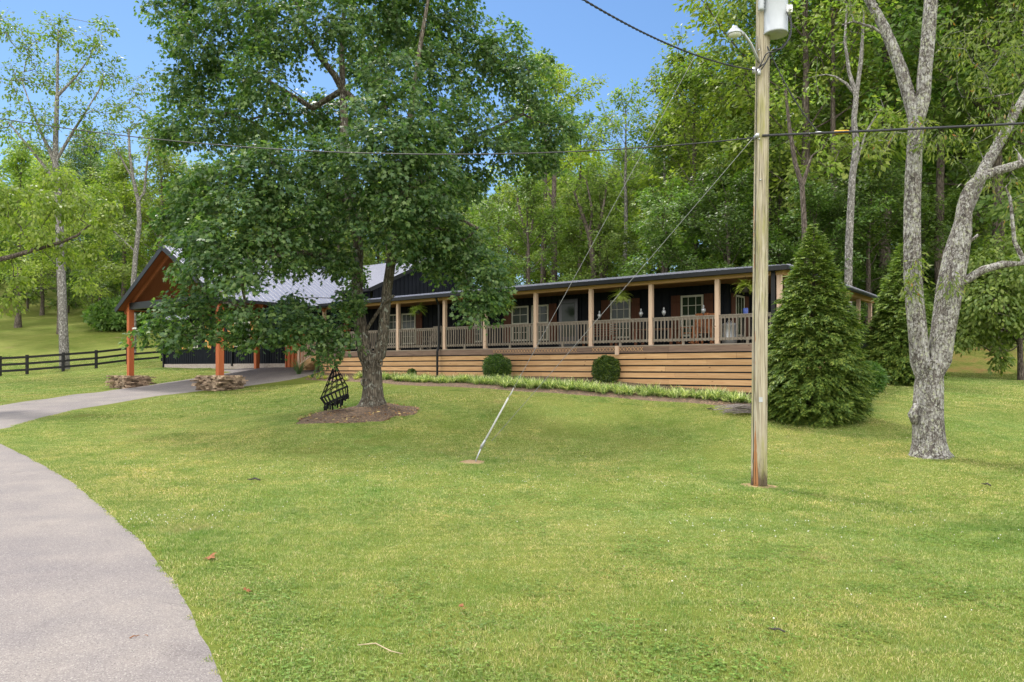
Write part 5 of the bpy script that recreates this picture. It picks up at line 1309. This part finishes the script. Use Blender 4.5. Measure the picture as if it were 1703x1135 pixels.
for a in (0.5,2.6,4.7):
    m=MB(); m.tube([(.22*math.cos(a),.22*math.sin(a),0),(.1*math.cos(a),.1*math.sin(a),.9)],.02,6); m.build('leg',MT['pot'],t)
b0=hp(tx(1240,.75),.75); m=MB(); m.lathe((0,0,0),[(.07,0),(.08,.02),(.085,.22),(.07,.25)],16); o=m.build('blue_tub',MT['blue'],None,True); o.location=(b0[0],b0[1],b0[2]+.931); tag(o,'blue plastic tub standing on the dark side table','tub')

# ------------------------------------------------------------------ small things on the lawn and drive
g=G(1232,690); r=np.random.default_rng(9); m=MB()
for i in range(46):
    a=r.uniform(-.9,.9); L_=r.uniform(.5,1.0); c0=np.array((r.normal(0,.12),r.normal(0,.12),r.uniform(.02,.24))); d=np.array((math.cos(a*.5),math.sin(a*.5)*.7,0))
    q=[c0-d*L_*.5+np.array((0,0,r.normal(0,.02))),c0-d*L_*.2+UP*r.uniform(0,.08),c0+d*L_*.2+UP*r.uniform(0,.08)+np.array((0,r.normal(0,.06),0)),c0+d*L_*.5]
    for p_ in q: p_[2]=max(p_[2],.01)
    m.tube(resample(np.array(q),8),r.uniform(.006,.013),5)
o=m.build('vine_bundle',MT['vine'],None,True); o.location=tuple(g); tag(o,'heap of grey cut vines on the grass behind the pole foot','vine heap')
def small(name,label,cat,px,py,size,mat,seed,kind='leaf'):
    r=np.random.default_rng(seed); g=G(px,py); on=inpoly(np.array([g[0]]),np.array([g[1]]),DRIVE)[0]; zz=g[2]+(.034 if on else .035)
    if kind=='leaf':
        me=leaf_mesh(name,np.array([(0,0,0.)]*3)+r.normal(0,.2*size,(3,3))*np.array((1,1,.1)),UP+r.normal(0,.5,(3,3)),r.normal(0,1,(3,3))*np.array((1,1,.4)),np.array([1,.8,.6])*size,LOBE); o=link(name,me,MT[mat])
    else:
        m=MB(); a=r.uniform(0,3); d=np.array((math.cos(a),math.sin(a),0)) if kind!='stick' else unit(np.array((.9,-.42,0)))
        m.tube([-d*size/2,-d*size*.1+np.array((0,0,.012*size*8)),d*size*.2+r.normal(0,.02*size,3),d*size/2],[size*.05,size*.06,size*.05,size*.02] if kind!='stick' else [.0035,.0045,.004,.002],6)
        if kind=='twig': m.tube([(0,0,.01),tuple(np.array((-d[1],d[0],.2))*size*.4)],[size*.04,size*.015],5); m.tube([tuple(d*size*.2),tuple(d*size*.2+np.array((d[1],-d[0],.3))*size*.3)],[size*.04,size*.015],5)
        o=m.build(name,MT[mat],None,True)
    o.location=(g[0],g[1],zz+.004); tag(o,label,cat)
small('fallen_leaf','curled orange brown leaf in the lawn near the driveway edge','leaf',355,933,.11,'dry_leaf',1)
small('fallen_leaf','reddish leaf lying in the bright lawn below the guy anchor','leaf',771,1019,.06,'dry_leaf',2)
small('fallen_leaf','small red leaf in the lawn beside the bend of the driveway edge','leaf',411,989,.05,'dry_leaf',3)
small('fallen_twig','dark forked twig lying on the lawn towards the maple','twig',422,802,.26,'dark_twig',4,'twig')
small('fallen_twig','short dark twig lying alone in the lawn below the utility pole','twig',1292,1057,.12,'dark_twig',5,'twig')
small('fallen_twig','dark twig on the lawn before the lichen tree','twig',1640,810,.22,'dark_twig',6,'twig')
small('fallen_twig','dark twig beside the vine heap','twig',1181,683,.3,'dark_twig',7,'twig')
small('bark_piece','curled brown bark piece on the asphalt','bark',224,1068,.07,'dry_leaf',8,'bit')
small('bark_piece','smaller bark bit just beside the curled one on the asphalt','bark',243,1066,.04,'dry_leaf',9,'bit')
small('bark_piece','dark bark piece at the very edge of the asphalt','bark',268,940,.07,'dark_twig',10,'bit')
small('dry_stick','long pale dry stick lying in the lawn','stick',632,1090,.36,'straw',11,'stick')

# ------------------------------------------------------------------ woodland
W='woodland_tree'
FT=[ # px,Y,top py,kind,leaf,bark,label
 (30,80,262,'broad','leaf_yellow','bark_forest','yellow-green tree at the pasture edge beside the airy pale trunk'),
 (-40,88,235,'broad','leaf_mid','bark_forest','mid green tree cut by the frame edge above the pasture'),
 (150,118,238,'round','leaf_dark','bark_forest','dark rounded tree standing on the hill behind the pasture trees'),
 (265,78,262,'dense','leaf_yellow','bark_forest','bright yellow-green tree directly behind the carport gable'),
 (70,92,330,'low','leaf_mid','bark_forest','low leafy tree at the top of the pasture'),
 (165,88,345,'dense','leaf_mid','bark_forest','dense mid green tree behind the tall airy tree'),
 (325,84,300,'round','leaf_olive','bark_forest','olive green tree rising between carport roof and maple'),
 (100,74,300,'broad','leaf_yellow','bark_forest','broad yellow-green tree behind the overhanging bough'),
 (205,82,280,'broad','leaf_yellow','bark_forest','yellow-green tree between the two airy pasture trees'),
 (905,56,112,'tall','leaf_yellow','bark_forest','tall yellow-green tree showing just past the maple crown'),
 (965,66,205,'tall','leaf_olive','bark_forest','slender olive tree in the low dip of the treeline'),
 (1040,60,165,'loose','leaf_yellow','bark_pale','thin see-through yellowish tree below the open sky'),
 (1105,68,140,'loose','leaf_olive','bark_pale','airy tree whose bare twigs reach into the open sky'),
 (880,50,318,'broad','leaf_mid','bark_forest','bushy mid green tree low behind the porch roof'),
 (1160,54,118,'broad','leaf_yellow','bark_forest','broad bright tree beyond the middle porch bays'),
 (1275,50,-60,'tall','leaf_mid','bark_forest','very tall mid green tree behind the pole lamp'),
 (1345,47,-120,'broad','leaf_yellow','bark_forest','very tall yellow-green tree behind the transformer'),
 (1100,46,335,'dense','leaf_mid','bark_forest','dense rounded tree just over the porch roof'),
 (1215,44,310,'dense','leaf_dark','bark_forest','dark dense tree over the porch roof beside the pole'),
 (1000,52,330,'dense','leaf_olive','bark_forest','olive bushy tree over the porch roof between the guy wires'),
 (1385,46,-70,'loose','leaf_yellow','bark_forest','loose yellowish tree between pole and lichen tree'),
 (1470,48,-160,'broad','leaf_mid','bark_forest','massive mid green tree behind the lichen stems'),
 (1565,46,-180,'tall','leaf_olive','bark_forest','tall olive tree filling the gap of the forked stems'),
 (1660,44,-160,'broad','leaf_mid','bark_forest','tall broad tree above the dogwood'),
 (1760,42,-140,'broad','leaf_olive','bark_forest','tall olive tree cut by the frame edge past the dogwood'),
 (1350,41,330,'dense','leaf_dark','bark_forest','dark dense tree behind the tip of the big arborvitae'),
 (1440,42,300,'dense','leaf_dark','bark_forest','dark dense tree over the side porch roof'),
 (1530,48,330,'dense','leaf_mid','bark_forest','mid green dense tree behind the second arborvitae'),
 (1620,54,290,'dense','leaf_mid','bark_forest','dense mid green tree right above the dogwood crown'),
 (1710,55,320,'dense','leaf_dark','bark_forest','dark dense tree at the frame edge behind the dogwood'),
 (1385,46,470,'low','leaf_dark','bark_forest','low dark thicket tree seen through the side porch posts'),
 (1560,54,490,'low','leaf_mid','bark_forest','low thicket tree on top of the grass bank'),
 (1655,56,495,'low','leaf_olive','bark_forest','low olive thicket tree on the bank behind the dogwood trunk'),
 (830,62,330,'tall','leaf_olive','bark_forest','slender tree beside the hanging end of the maple crown'),
 (560,64,330,'broad','leaf_olive','bark_forest','tree glimpsed through the maple above the main roof'),
 (440,70,330,'broad','leaf_yellow','bark_forest','yellow-green tree glimpsed through the maple above the carport roof'),
 (700,66,320,'broad','leaf_mid','bark_forest','mid green tree glimpsed through the maple behind the black gable'),
]
for px,Y,top,kd,lf,bk,lab in FT:
    lab=lab.replace('right above','directly above')
    forest(px,Y,top,kd,lf,W,lab,bk,wide=1.05)
# bare trunks that show one by one between the crowns
r=np.random.default_rng(77)
def bare(label,nodes,Y,limbs,bark,seed):
    g=P(nodes[0][0],nodes[0][1],Y); g[2]=gz(g[0],g[1])-.2; root=thing('slender_tree',label,'tree',tuple(g),0,'slender trunks at the wood edge')
    L_=lambda px,py,dy=0: P(px,py,Y+dy)-g
    s=Skel(); pts=[L_(a,b) for a,b,_ in nodes]; pts[0][2]=0; s.chain(pts,-1,[c for *_,c in nodes]); A=[]
    for lm in limbs: e=s.chain([L_(*q[:2]) for q in lm[1:]],s.near(L_(*lm[0])),[q[2] for q in lm[1:]]); A+=[s.p[e]+r.normal(0,.5,3) for _ in range(9)]
    A+=[s.p[len(nodes)-1]+r.normal(0,.7,3) for _ in range(14)]
    A=np.array(A)
    for q in A: s.connect(q,r,seg=.8,lo=len(nodes)//2)
    link('trunk',s.mesh('trunk',.012,.42),MT[bark],root)
    pos,nr,tp,sz=sprays(r,A,unit(A-A.mean(0)),9,.4,.25); link('crown',leaf_mesh('crown',pos,nr,tp,sz,KITE),MT['leaf_olive'],root)
bare('forked pale grey trunk standing between the pole and the lichen tree',[(1408,520,.22),(1412,400,.19),(1417,300,.17),(1424,240,.16),(1420,200,.14),(1424,160,.13),(1432,100,.1),(1436,40,.06)],38,[[(1424,160),(1408,140,.07),(1390,128,.05),(1374,124,.03)],[(1424,160),(1412,120,.09),(1405,70,.07),(1408,10,.04)],[(1418,290),(1440,220,.05),(1462,185,.03)]],'bark_pale',1)
bare('thin crooked brown trunk close behind the pole',[(1337,480,.15),(1338,380,.13),(1334,310,.12),(1322,270,.11),(1314,220,.09),(1306,150,.06)],36,[[(1330,290),(1350,260,.05),(1370,245,.04)]],'bark_forest',2)
bare('straight dark trunk above the porch roof under the maple edge',[(922,520,.24),(922,420,.21),(921,340,.19),(922,290,.15),(923,240,.1)],52,[[(921,340),(905,300,.08),(895,270,.05)]],'bark_forest',3)
bare('brown forked trunk between the guy wires over the roof',[(990,520,.22),(987,440,.20),(980,390,.17),(966,350,.13),(955,320,.08)],50,[[(984,410),(996,380,.12),(1004,340,.09),(1010,300,.05)],[(980,390),(985,350,.09),(975,300,.05)]],'bark_forest',4)
bare('slim trunk with upright twin stems beside the maple edge',[(880,520,.2),(878,430,.17),(872,380,.14),(862,340,.1),(858,300,.06)],54,[[(876,410),(886,370,.1),(892,330,.06)]],'bark_forest',5)

def gn_scatter(name,P_,rot,scl,kinds,protos,mat_unused=None):
    """one object; protos (lists of unlinked objects) set out on its points by geometry nodes"""
    me=bpy.data.meshes.new(name); me.vertices.add(len(P_)); me.vertices.foreach_set('co',np.ascontiguousarray(P_,np.float32).ravel())
    for an,ty,dat in (('rot','FLOAT_VECTOR',rot),('scl','FLOAT_VECTOR',scl)):
        a=me.attributes.new(an,ty,'POINT'); a.data.foreach_set('vector',np.ascontiguousarray(dat,np.float32).ravel())
    a=me.attributes.new('kd','INT','POINT'); a.data.foreach_set('value',np.ascontiguousarray(kinds,np.int32))
    o=bpy.data.objects.new(name,me); COL.objects.link(o); o['kind']='stuff'
    ng=bpy.data.node_groups.new(name,'GeometryNodeTree')
    ng.interface.new_socket('Geometry',in_out='INPUT',socket_type='NodeSocketGeometry'); ng.interface.new_socket('Geometry',in_out='OUTPUT',socket_type='NodeSocketGeometry')
    gi=ng.nodes.new('NodeGroupInput'); go=ng.nodes.new('NodeGroupOutput'); jn=ng.nodes.new('GeometryNodeJoinGeometry')
    def attr(n_,t_):
        q=ng.nodes.new('GeometryNodeInputNamedAttribute'); q.data_type=t_; q.inputs['Name'].default_value=n_; return q.outputs['Attribute']
    ar,as_,ak=attr('rot','FLOAT_VECTOR'),attr('scl','FLOAT_VECTOR'),attr('kd','INT')
    e=ng.nodes.new('FunctionNodeEulerToRotation'); ng.links.new(ar,e.inputs[0])
    for i,pl in enumerate(protos):
        j2=ng.nodes.new('GeometryNodeJoinGeometry')
        for po in pl:
            oi=ng.nodes.new('GeometryNodeObjectInfo'); oi.inputs['Object'].default_value=po; oi.inputs['As Instance'].default_value=True
            ng.links.new(oi.outputs['Geometry'],j2.inputs[0])
        ip=ng.nodes.new('GeometryNodeInstanceOnPoints'); ng.links.new(gi.outputs[0],ip.inputs['Points']); ng.links.new(j2.outputs[0],ip.inputs['Instance'])
        cp=ng.nodes.new('FunctionNodeCompare'); cp.data_type='INT'; cp.operation='EQUAL'
        ins=[s_ for s_ in cp.inputs if s_.type=='INT']; ng.links.new(ak,ins[0]); ins[1].default_value=i
        ng.links.new(cp.outputs[0],ip.inputs['Selection']); ng.links.new(e.outputs[0],ip.inputs['Rotation']); ng.links.new(as_,ip.inputs['Scale'])
        ng.links.new(ip.outputs[0],jn.inputs[0])
    ng.links.new(jn.outputs[0],go.inputs[0])
    md=o.modifiers.new('scatter','NODES'); md.node_group=ng; return o
def proto(me,mat=None):
    if mat is not None: me=me.copy(); me.materials.clear(); me.materials.append(MT[mat])
    return bpy.data.objects.new('source_'+me.name.split('.')[0],me)
# the wood behind reads as one mass
r=np.random.default_rng(99); kinds=[('broad','leaf_mid'),('tall','leaf_olive'),('dense','leaf_dark'),('round','leaf_yellow'),('low','leaf_mid')]
pts=[];kd=[]
def wood(n,px0,px1,Y0,Y1,top0,top1,ks):
    for _ in range(n):
        px=r.uniform(px0,px1); Y=r.uniform(Y0,Y1); top=r.uniform(top0,top1); k=r.choice(ks); x=(px-CX)/F*Y; z0=gz(x,Y)-.2; zt=EYE+(HY-top)/F*Y
        pts.append((x,Y,z0,max(.4,(zt-z0)/HGT[kinds[k][0]]))); kd.append(k)
wood(34,-150,330,98,140,285,400,[0,2,3,4,0]); wood(12,-200,200,120,170,250,330,[2,3,0]); wood(30,330,860,75,120,300,390,[0,1,2,3])
wood(26,-150,420,92,104,430,470,[4,4,2]); wood(20,850,1010,85,130,290,350,[1,1,3]); wood(10,1000,1110,80,125,255,330,[1,3]); 
wood(8,1130,1250,60,90,120,220,[0,1,2]); wood(36,1270,1800,58,95,-40,160,[0,1,2,3]); wood(34,1120,1540,50,62,280,440,[2,4,0,2]); wood(14,1540,1850,58,68,280,440,[2,0,2]); wood(12,1300,1540,48,56,420,500,[4,2]); wood(12,1540,1850,58,64,420,500,[4,2])
pts=np.array(pts); n=len(pts)
wd=gn_scatter('woodland',pts[:,:3],np.c_[np.zeros(n),np.zeros(n),r.uniform(0,6.28,n)],np.c_[pts[:,3]**.75,pts[:,3]**.75,pts[:,3]],kd,[[proto(ARCH[a][0],'bark_forest'),proto(ARCH[a][1],b)] for a,b in kinds])

# ------------------------------------------------------------------ grass
def blade_patch(seed,size,n,h,w,two=True):
    r=np.random.default_rng(seed); x=r.uniform(-size/2,size/2,n); y=r.uniform(-size/2,size/2,n); hh=h*r.uniform(.45,1.25,n)
    a=r.uniform(0,2*PI,n); lean=r.uniform(.1,1.1,n); ww=w*r.uniform(.6,1.3,n); fa=a+r.uniform(-1.2,1.2,n)
    dx=np.cos(a)*lean; dy=np.sin(a)*lean; sx=-np.sin(fa)*ww/2; sy=np.cos(fa)*ww/2
    b=np.c_[x,y,np.full(n,-.012)]
    m1=b+np.c_[dx*hh*.35,dy*hh*.35,hh*.62]; tp=b+np.c_[dx*hh*1.0,dy*hh*1.0,hh*(1.05-.3*lean)]
    S=np.c_[sx,sy,np.zeros(n)]
    V=np.stack([b-S,b+S,m1+S*.8,m1-S*.8,tp],1).reshape(-1,3); i0=np.arange(n)[:,None]*5
    loops=np.concatenate([i0+np.array([[0,1,2,3]]),i0+np.array([[3,2,4]])],1).ravel(); st=np.c_[np.arange(n)*7,np.arange(n)*7+4].ravel()
    me=mesh_np('blades',V,loops,st); me.materials.append(MT['blade']); return proto(me)
BPn=[blade_patch(200+i,.60,3100,.034,.0042) for i in range(3)]
BPm=[blade_patch(210+i,1.2,4600,.036,.0075) for i in range(3)]
BPf=[blade_patch(220+i,1.9,4000,.045,.014) for i in range(2)]
r=np.random.default_rng(123)
def cells(st,y0,y1):
    out=[]
    ys=np.arange(y0,y1,st)
    for y in ys:
        xm=.78*y+2.0; xs_=np.arange(-xm,xm,st); out.append(np.c_[xs_,np.full(len(xs_),y)])
    q=np.concatenate(out); return q+r.uniform(-.06,.06,q.shape)*st
near=cells(.5,3.2,10.); mid_=cells(1.0,10.,24.); far=cells(1.55,24.,60.)
far=far[(far[:,1]<40)|(far[:,0]<-12)|(far[:,0]>14)]
pp=np.concatenate([near,mid_,far]); kk=np.concatenate([r.integers(0,3,len(near)),r.integers(3,6,len(mid_)),r.integers(6,8,len(far))])
half_=np.concatenate([np.full(len(near),.2),np.full(len(mid_),.38),np.full(len(far),.6)])
bad=np.zeros(len(pp),bool)
def hx(p): d=p-HC; return np.stack([ca*d[:,0]+sa*d[:,1],-sa*d[:,0]+ca*d[:,1]],1)
HRECT=lambda q:(lambda h:((h[:,0]>XL-.2)&(h[:,0]<.1)&(h[:,1]>-.1)&(h[:,1]<SY))|((h[:,0]>-45)&(h[:,0]<=XL)&(h[:,1]>WY)&(h[:,1]<14)))(hx(q))
pad=1.0
for dx in (-1,0,1):
    for dy in (-1,0,1):
        q=pp+np.c_[dx*half_*pad,dy*half_*pad]
        bad|=inpoly(q[:,0],q[:,1],DRIVE)
        bad|=inpoly(q[:,0],q[:,1],BED)|inpoly(q[:,0],q[:,1],RING)
bad|=HRECT(pp)
for d_ in (ANCH,PD): 
    c_=d_.mean(0); bad|=(np.hypot(pp[:,0]-c_[0],pp[:,1]-c_[1])<.28)
# fill the seams along edges with small tufts of the same blades
edge=cells(.16,3.2,26.); 
e_in=inpoly(edge[:,0],edge[:,1],DRIVE)|inpoly(edge[:,0],edge[:,1],BED)|inpoly(edge[:,0],edge[:,1],RING)
nb=np.zeros(len(edge),bool)
for a in np.arange(8)*PI/4:
    for R_ in (.35,.75):
        q=edge+R_*np.array((math.cos(a),math.sin(a))); nb|=inpoly(q[:,0],q[:,1],DRIVE)|inpoly(q[:,0],q[:,1],BED)|inpoly(q[:,0],q[:,1],RING)
for c_ in (ANCH.mean(0),PD.mean(0)):
    dd_=np.hypot(edge[:,0]-c_[0],edge[:,1]-c_[1]); nb|=(dd_<.7); e_in|=dd_<.27
edge=edge[nb&~e_in]
BPs=[blade_patch(230+i,.19,300,.036,.0055) for i in range(2)]
pp=np.concatenate([pp[~bad],edge]); kk=np.concatenate([kk[~bad],r.integers(8,10,len(edge))])
Z=ground(pp[:,0],pp[:,1]); e=.3
gxn=(ground(pp[:,0]+e,pp[:,1])-ground(pp[:,0]-e,pp[:,1]))/(2*e); gyn=(ground(pp[:,0],pp[:,1]+e)-ground(pp[:,0],pp[:,1]-e))/(2*e)
n=len(pp); yaw=r.integers(0,4,n)*PI/2
# tilt to the slope, then turn about the own axis (multiples of a quarter turn keep the tiles closed)
rot=np.zeros((n,3))
for i in range(n):
    nv_=Vector((-gxn[i],-gyn[i],1)).normalized(); M_=nv_.to_track_quat('Z','Y').to_matrix()
    xax=Vector((1,0,gxn[i])).normalized(); yax=nv_.cross(xax); M_=Matrix((xax,yax,nv_)).transposed()@Matrix.Rotation(yaw[i],3,'Z'); rot[i]=M_.to_euler('XYZ')
hs_=1+.35*np.sin(pp[:,0]*.7+1)*np.sin(pp[:,1]*.5)+r.normal(0,.08,n)
gn_scatter('grass',np.c_[pp,Z],rot,np.c_[np.ones(n),np.ones(n),np.clip(hs_,.6,1.5)],kk,[[b] for b in BPn+BPm+BPf+BPs])
print('grass patches',n)
# clover heads in drifts
cl=[]
for (px,py,n_,sx,sy) in ((310,865,60,1.0,.4),(290,860,40,.4,.2),(900,800,90,4,1.2),(1250,880,60,1.6,.6),(1450,1000,26,1.2,.4),(1100,760,110,5,1),(760,790,70,3,1),(1500,860,60,2,.8),(420,780,70,3,1)):
    g=G(px,py); q=np.c_[r.normal(g[0],sx,n_),r.normal(g[1],sy,n_)]; q=q[~inpoly(q[:,0],q[:,1],DRIVE)]; cl.append(q[q[:,1]>3.4])
cl=np.concatenate(cl); m=MB()
m.lathe((0,0,.028),[(.0,0),(.008,.003),(.010,.009),(.007,.016),(0,.018)],7)
me=bpy.data.meshes.new('clover'); me.from_pydata(m.v,[],m.f); me.materials.append(MT['clover']); n=len(cl)
sc_=r.uniform(.35,.75,(n,1))*np.ones((1,3)); gn_scatter('clover_flowers',np.c_[cl,ground(cl[:,0],cl[:,1])],np.zeros((n,3)),sc_,np.zeros(n,int),[[proto(me)]])
# clover leaves and broad weeds in drifts
rc=np.random.default_rng(55)
def clover_patch(seed,n,rad):
    r_=np.random.default_rng(seed); a=r_.uniform(0,6.28,n); d=rad*np.sqrt(r_.uniform(0,1,n)); b=np.c_[np.cos(a)*d,np.sin(a)*d,r_.uniform(.012,.032,n)*(1-.4*(d/rad)**2)]
    th=r_.uniform(0,6.28,n); pos=np.repeat(b,3,0); an=(th[:,None]+np.array([0,2.1,4.2])).ravel(); tip=np.c_[np.cos(an),np.sin(an),np.full(n*3,.05)]
    CL_=(np.array([(0,0,0),(.42,.35,.02),(.42,.8,.05),(0,1,.0),(-.42,.8,.05),(-.42,.35,.02)]),[(0,1,2,3),(0,3,4,5)])
    me=leaf_mesh('leaves',pos,UP+r_.normal(0,.25,(n*3,3)),tip,r_.uniform(.010,.017,n*3),CL_); me.materials.append(MT['clover_leaf']); return proto(me)
cps=[clover_patch(300+i,60,.24) for i in range(3)]
cp_=[]
for _ in range(46):
    Yc=3.6+rc.uniform(0,1)**1.3*13; xc=rc.uniform(-.45,.74)*Yc; k=rc.integers(4,20); cp_.append(np.c_[rc.normal(xc,.5+.06*Yc,k),rc.normal(Yc,.22+.02*Yc,k)])
cp_=np.concatenate(cp_); bad=np.zeros(len(cp_),bool)
for dx,dy in ((0,0),(.25,0),(-.25,0),(0,.25),(0,-.25)): bad|=inpoly(cp_[:,0]+dx,cp_[:,1]+dy,DRIVE)
cp_=cp_[(~bad)&(cp_[:,1]>3.3)]; n=len(cp_)
gn_scatter('clover',np.c_[cp_,ground(cp_[:,0],cp_[:,1])],np.c_[np.zeros(n),np.zeros(n),rc.uniform(0,6.28,n)],rc.uniform(.7,1.3,(n,1))*np.ones((1,3)),rc.integers(0,3,n),[[c_] for c_ in cps])
# litter on the mulch ring
lp=[]
for _ in range(420):
    a=r.uniform(0,6.28); q=math.sqrt(r.uniform(.05,1.05)); lp.append((ring[0]+math.cos(a)*q*1.68,ring[1]+math.sin(a)*q*1.6))
lp=np.array(lp); nl=len(lp); lf=leaf_mesh('leaf_litter',np.c_[lp,ground(lp[:,0],lp[:,1])+.042],UP+r.normal(0,.4,(nl,3)),r.normal(0,1,(nl,3))*np.array((1,1,.2)),r.uniform(.04,.12,nl),OVAL)
m_,nt,out=new_mat('leaf_litter_leaf'); princ(nt,out,ramp(nt,island(nt),[(.2,(.12,.06,.03)),(.5,(.3,.15,.05)),(.8,(.5,.38,.16))]),.8,.2)
o=link('leaf_litter',lf,m_); o['kind']='stuff'

# ------------------------------------------------------------------ light, sky, camera
FILL_CLOUD=16.5
sd=Vector((-.53,.85,0)).normalized(); EL=math.radians(60); AZ=math.atan2(sd.x,sd.y)
dvec=Vector((sd.x*math.cos(EL),sd.y*math.cos(EL),math.sin(EL)))
L_=bpy.data.lights.new('sun','SUN'); L_.energy=2.5; L_.angle=math.radians(10); L_.color=(1,.95,.87)
lo=bpy.data.objects.new('sun',L_); COL.objects.link(lo); lo.rotation_euler=(-dvec).to_track_quat('-Z','Y').to_euler(); lo.location=(0,0,30)
wd_=bpy.data.worlds.new('World'); scene.world=wd_; wd_.use_nodes=True; nt=wd_.node_tree; nt.nodes.clear()
sky=nt.nodes.new('ShaderNodeTexSky'); sky.sky_type='NISHITA'; sky.sun_disc=False; sky.sun_elevation=EL; sky.sun_rotation=AZ; sky.air_density=1.0; sky.dust_density=.3; sky.ozone_density=2.0; sky.altitude=300
bg=nt.nodes.new('ShaderNodeBackground'); bg.inputs[1].default_value=.115; wo_=nt.nodes.new('ShaderNodeOutputWorld')
hs=nt.nodes.new('ShaderNodeHueSaturation'); hs.inputs['Saturation'].default_value=1.15; hs.inputs['Value'].default_value=.72
nt.links.new(sky.outputs[0],hs.inputs['Color'])
# unseen cloud opposite the wood, added as fill light; clear blue above the wood
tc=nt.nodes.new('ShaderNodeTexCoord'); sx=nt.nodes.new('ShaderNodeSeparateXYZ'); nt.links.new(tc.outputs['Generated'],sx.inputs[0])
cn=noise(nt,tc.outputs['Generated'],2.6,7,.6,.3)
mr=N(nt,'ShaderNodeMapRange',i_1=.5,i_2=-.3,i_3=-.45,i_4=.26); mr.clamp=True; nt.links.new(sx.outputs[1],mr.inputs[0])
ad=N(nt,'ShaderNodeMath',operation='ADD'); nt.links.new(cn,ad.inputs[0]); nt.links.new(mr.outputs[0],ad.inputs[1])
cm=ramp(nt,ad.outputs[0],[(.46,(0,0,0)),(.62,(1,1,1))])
cs=ramp(nt,cn,[(.3,(.62,.63,.66)),(.7,(1,.985,.95))]); CL=N(nt,'ShaderNodeVectorMath',operation='SCALE'); CL.inputs['Scale'].default_value=FILL_CLOUD; nt.links.new(cs,CL.inputs[0])
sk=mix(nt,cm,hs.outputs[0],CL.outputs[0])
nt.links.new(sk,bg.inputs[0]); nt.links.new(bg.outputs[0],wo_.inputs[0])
cam=bpy.data.cameras.new('camera'); co=bpy.data.objects.new('camera',cam); COL.objects.link(co); scene.camera=co
co.location=(0,0,EYE); co.rotation_euler=(PI/2,0,0); cam.sensor_width=36; cam.lens=F/1703*36; cam.shift_y=(HY-567.5)/1703; cam.clip_end=3000; cam.clip_start=.05
vs=scene.view_settings; vs.view_transform='Standard'; vs.look='None'; vs.exposure=1.05; vs.gamma=1
cy=scene.cycles; cy.max_bounces=7; cy.diffuse_bounces=4; cy.glossy_bounces=2; cy.transmission_bounces=4; cy.use_denoising=True; cy.use_adaptive_sampling=True; cy.adaptive_threshold=.008
cy.sample_clamp_indirect=3; cy.denoising_prefilter='NONE'; cy.denoising_input_passes='RGB_ALBEDO_NORMAL'
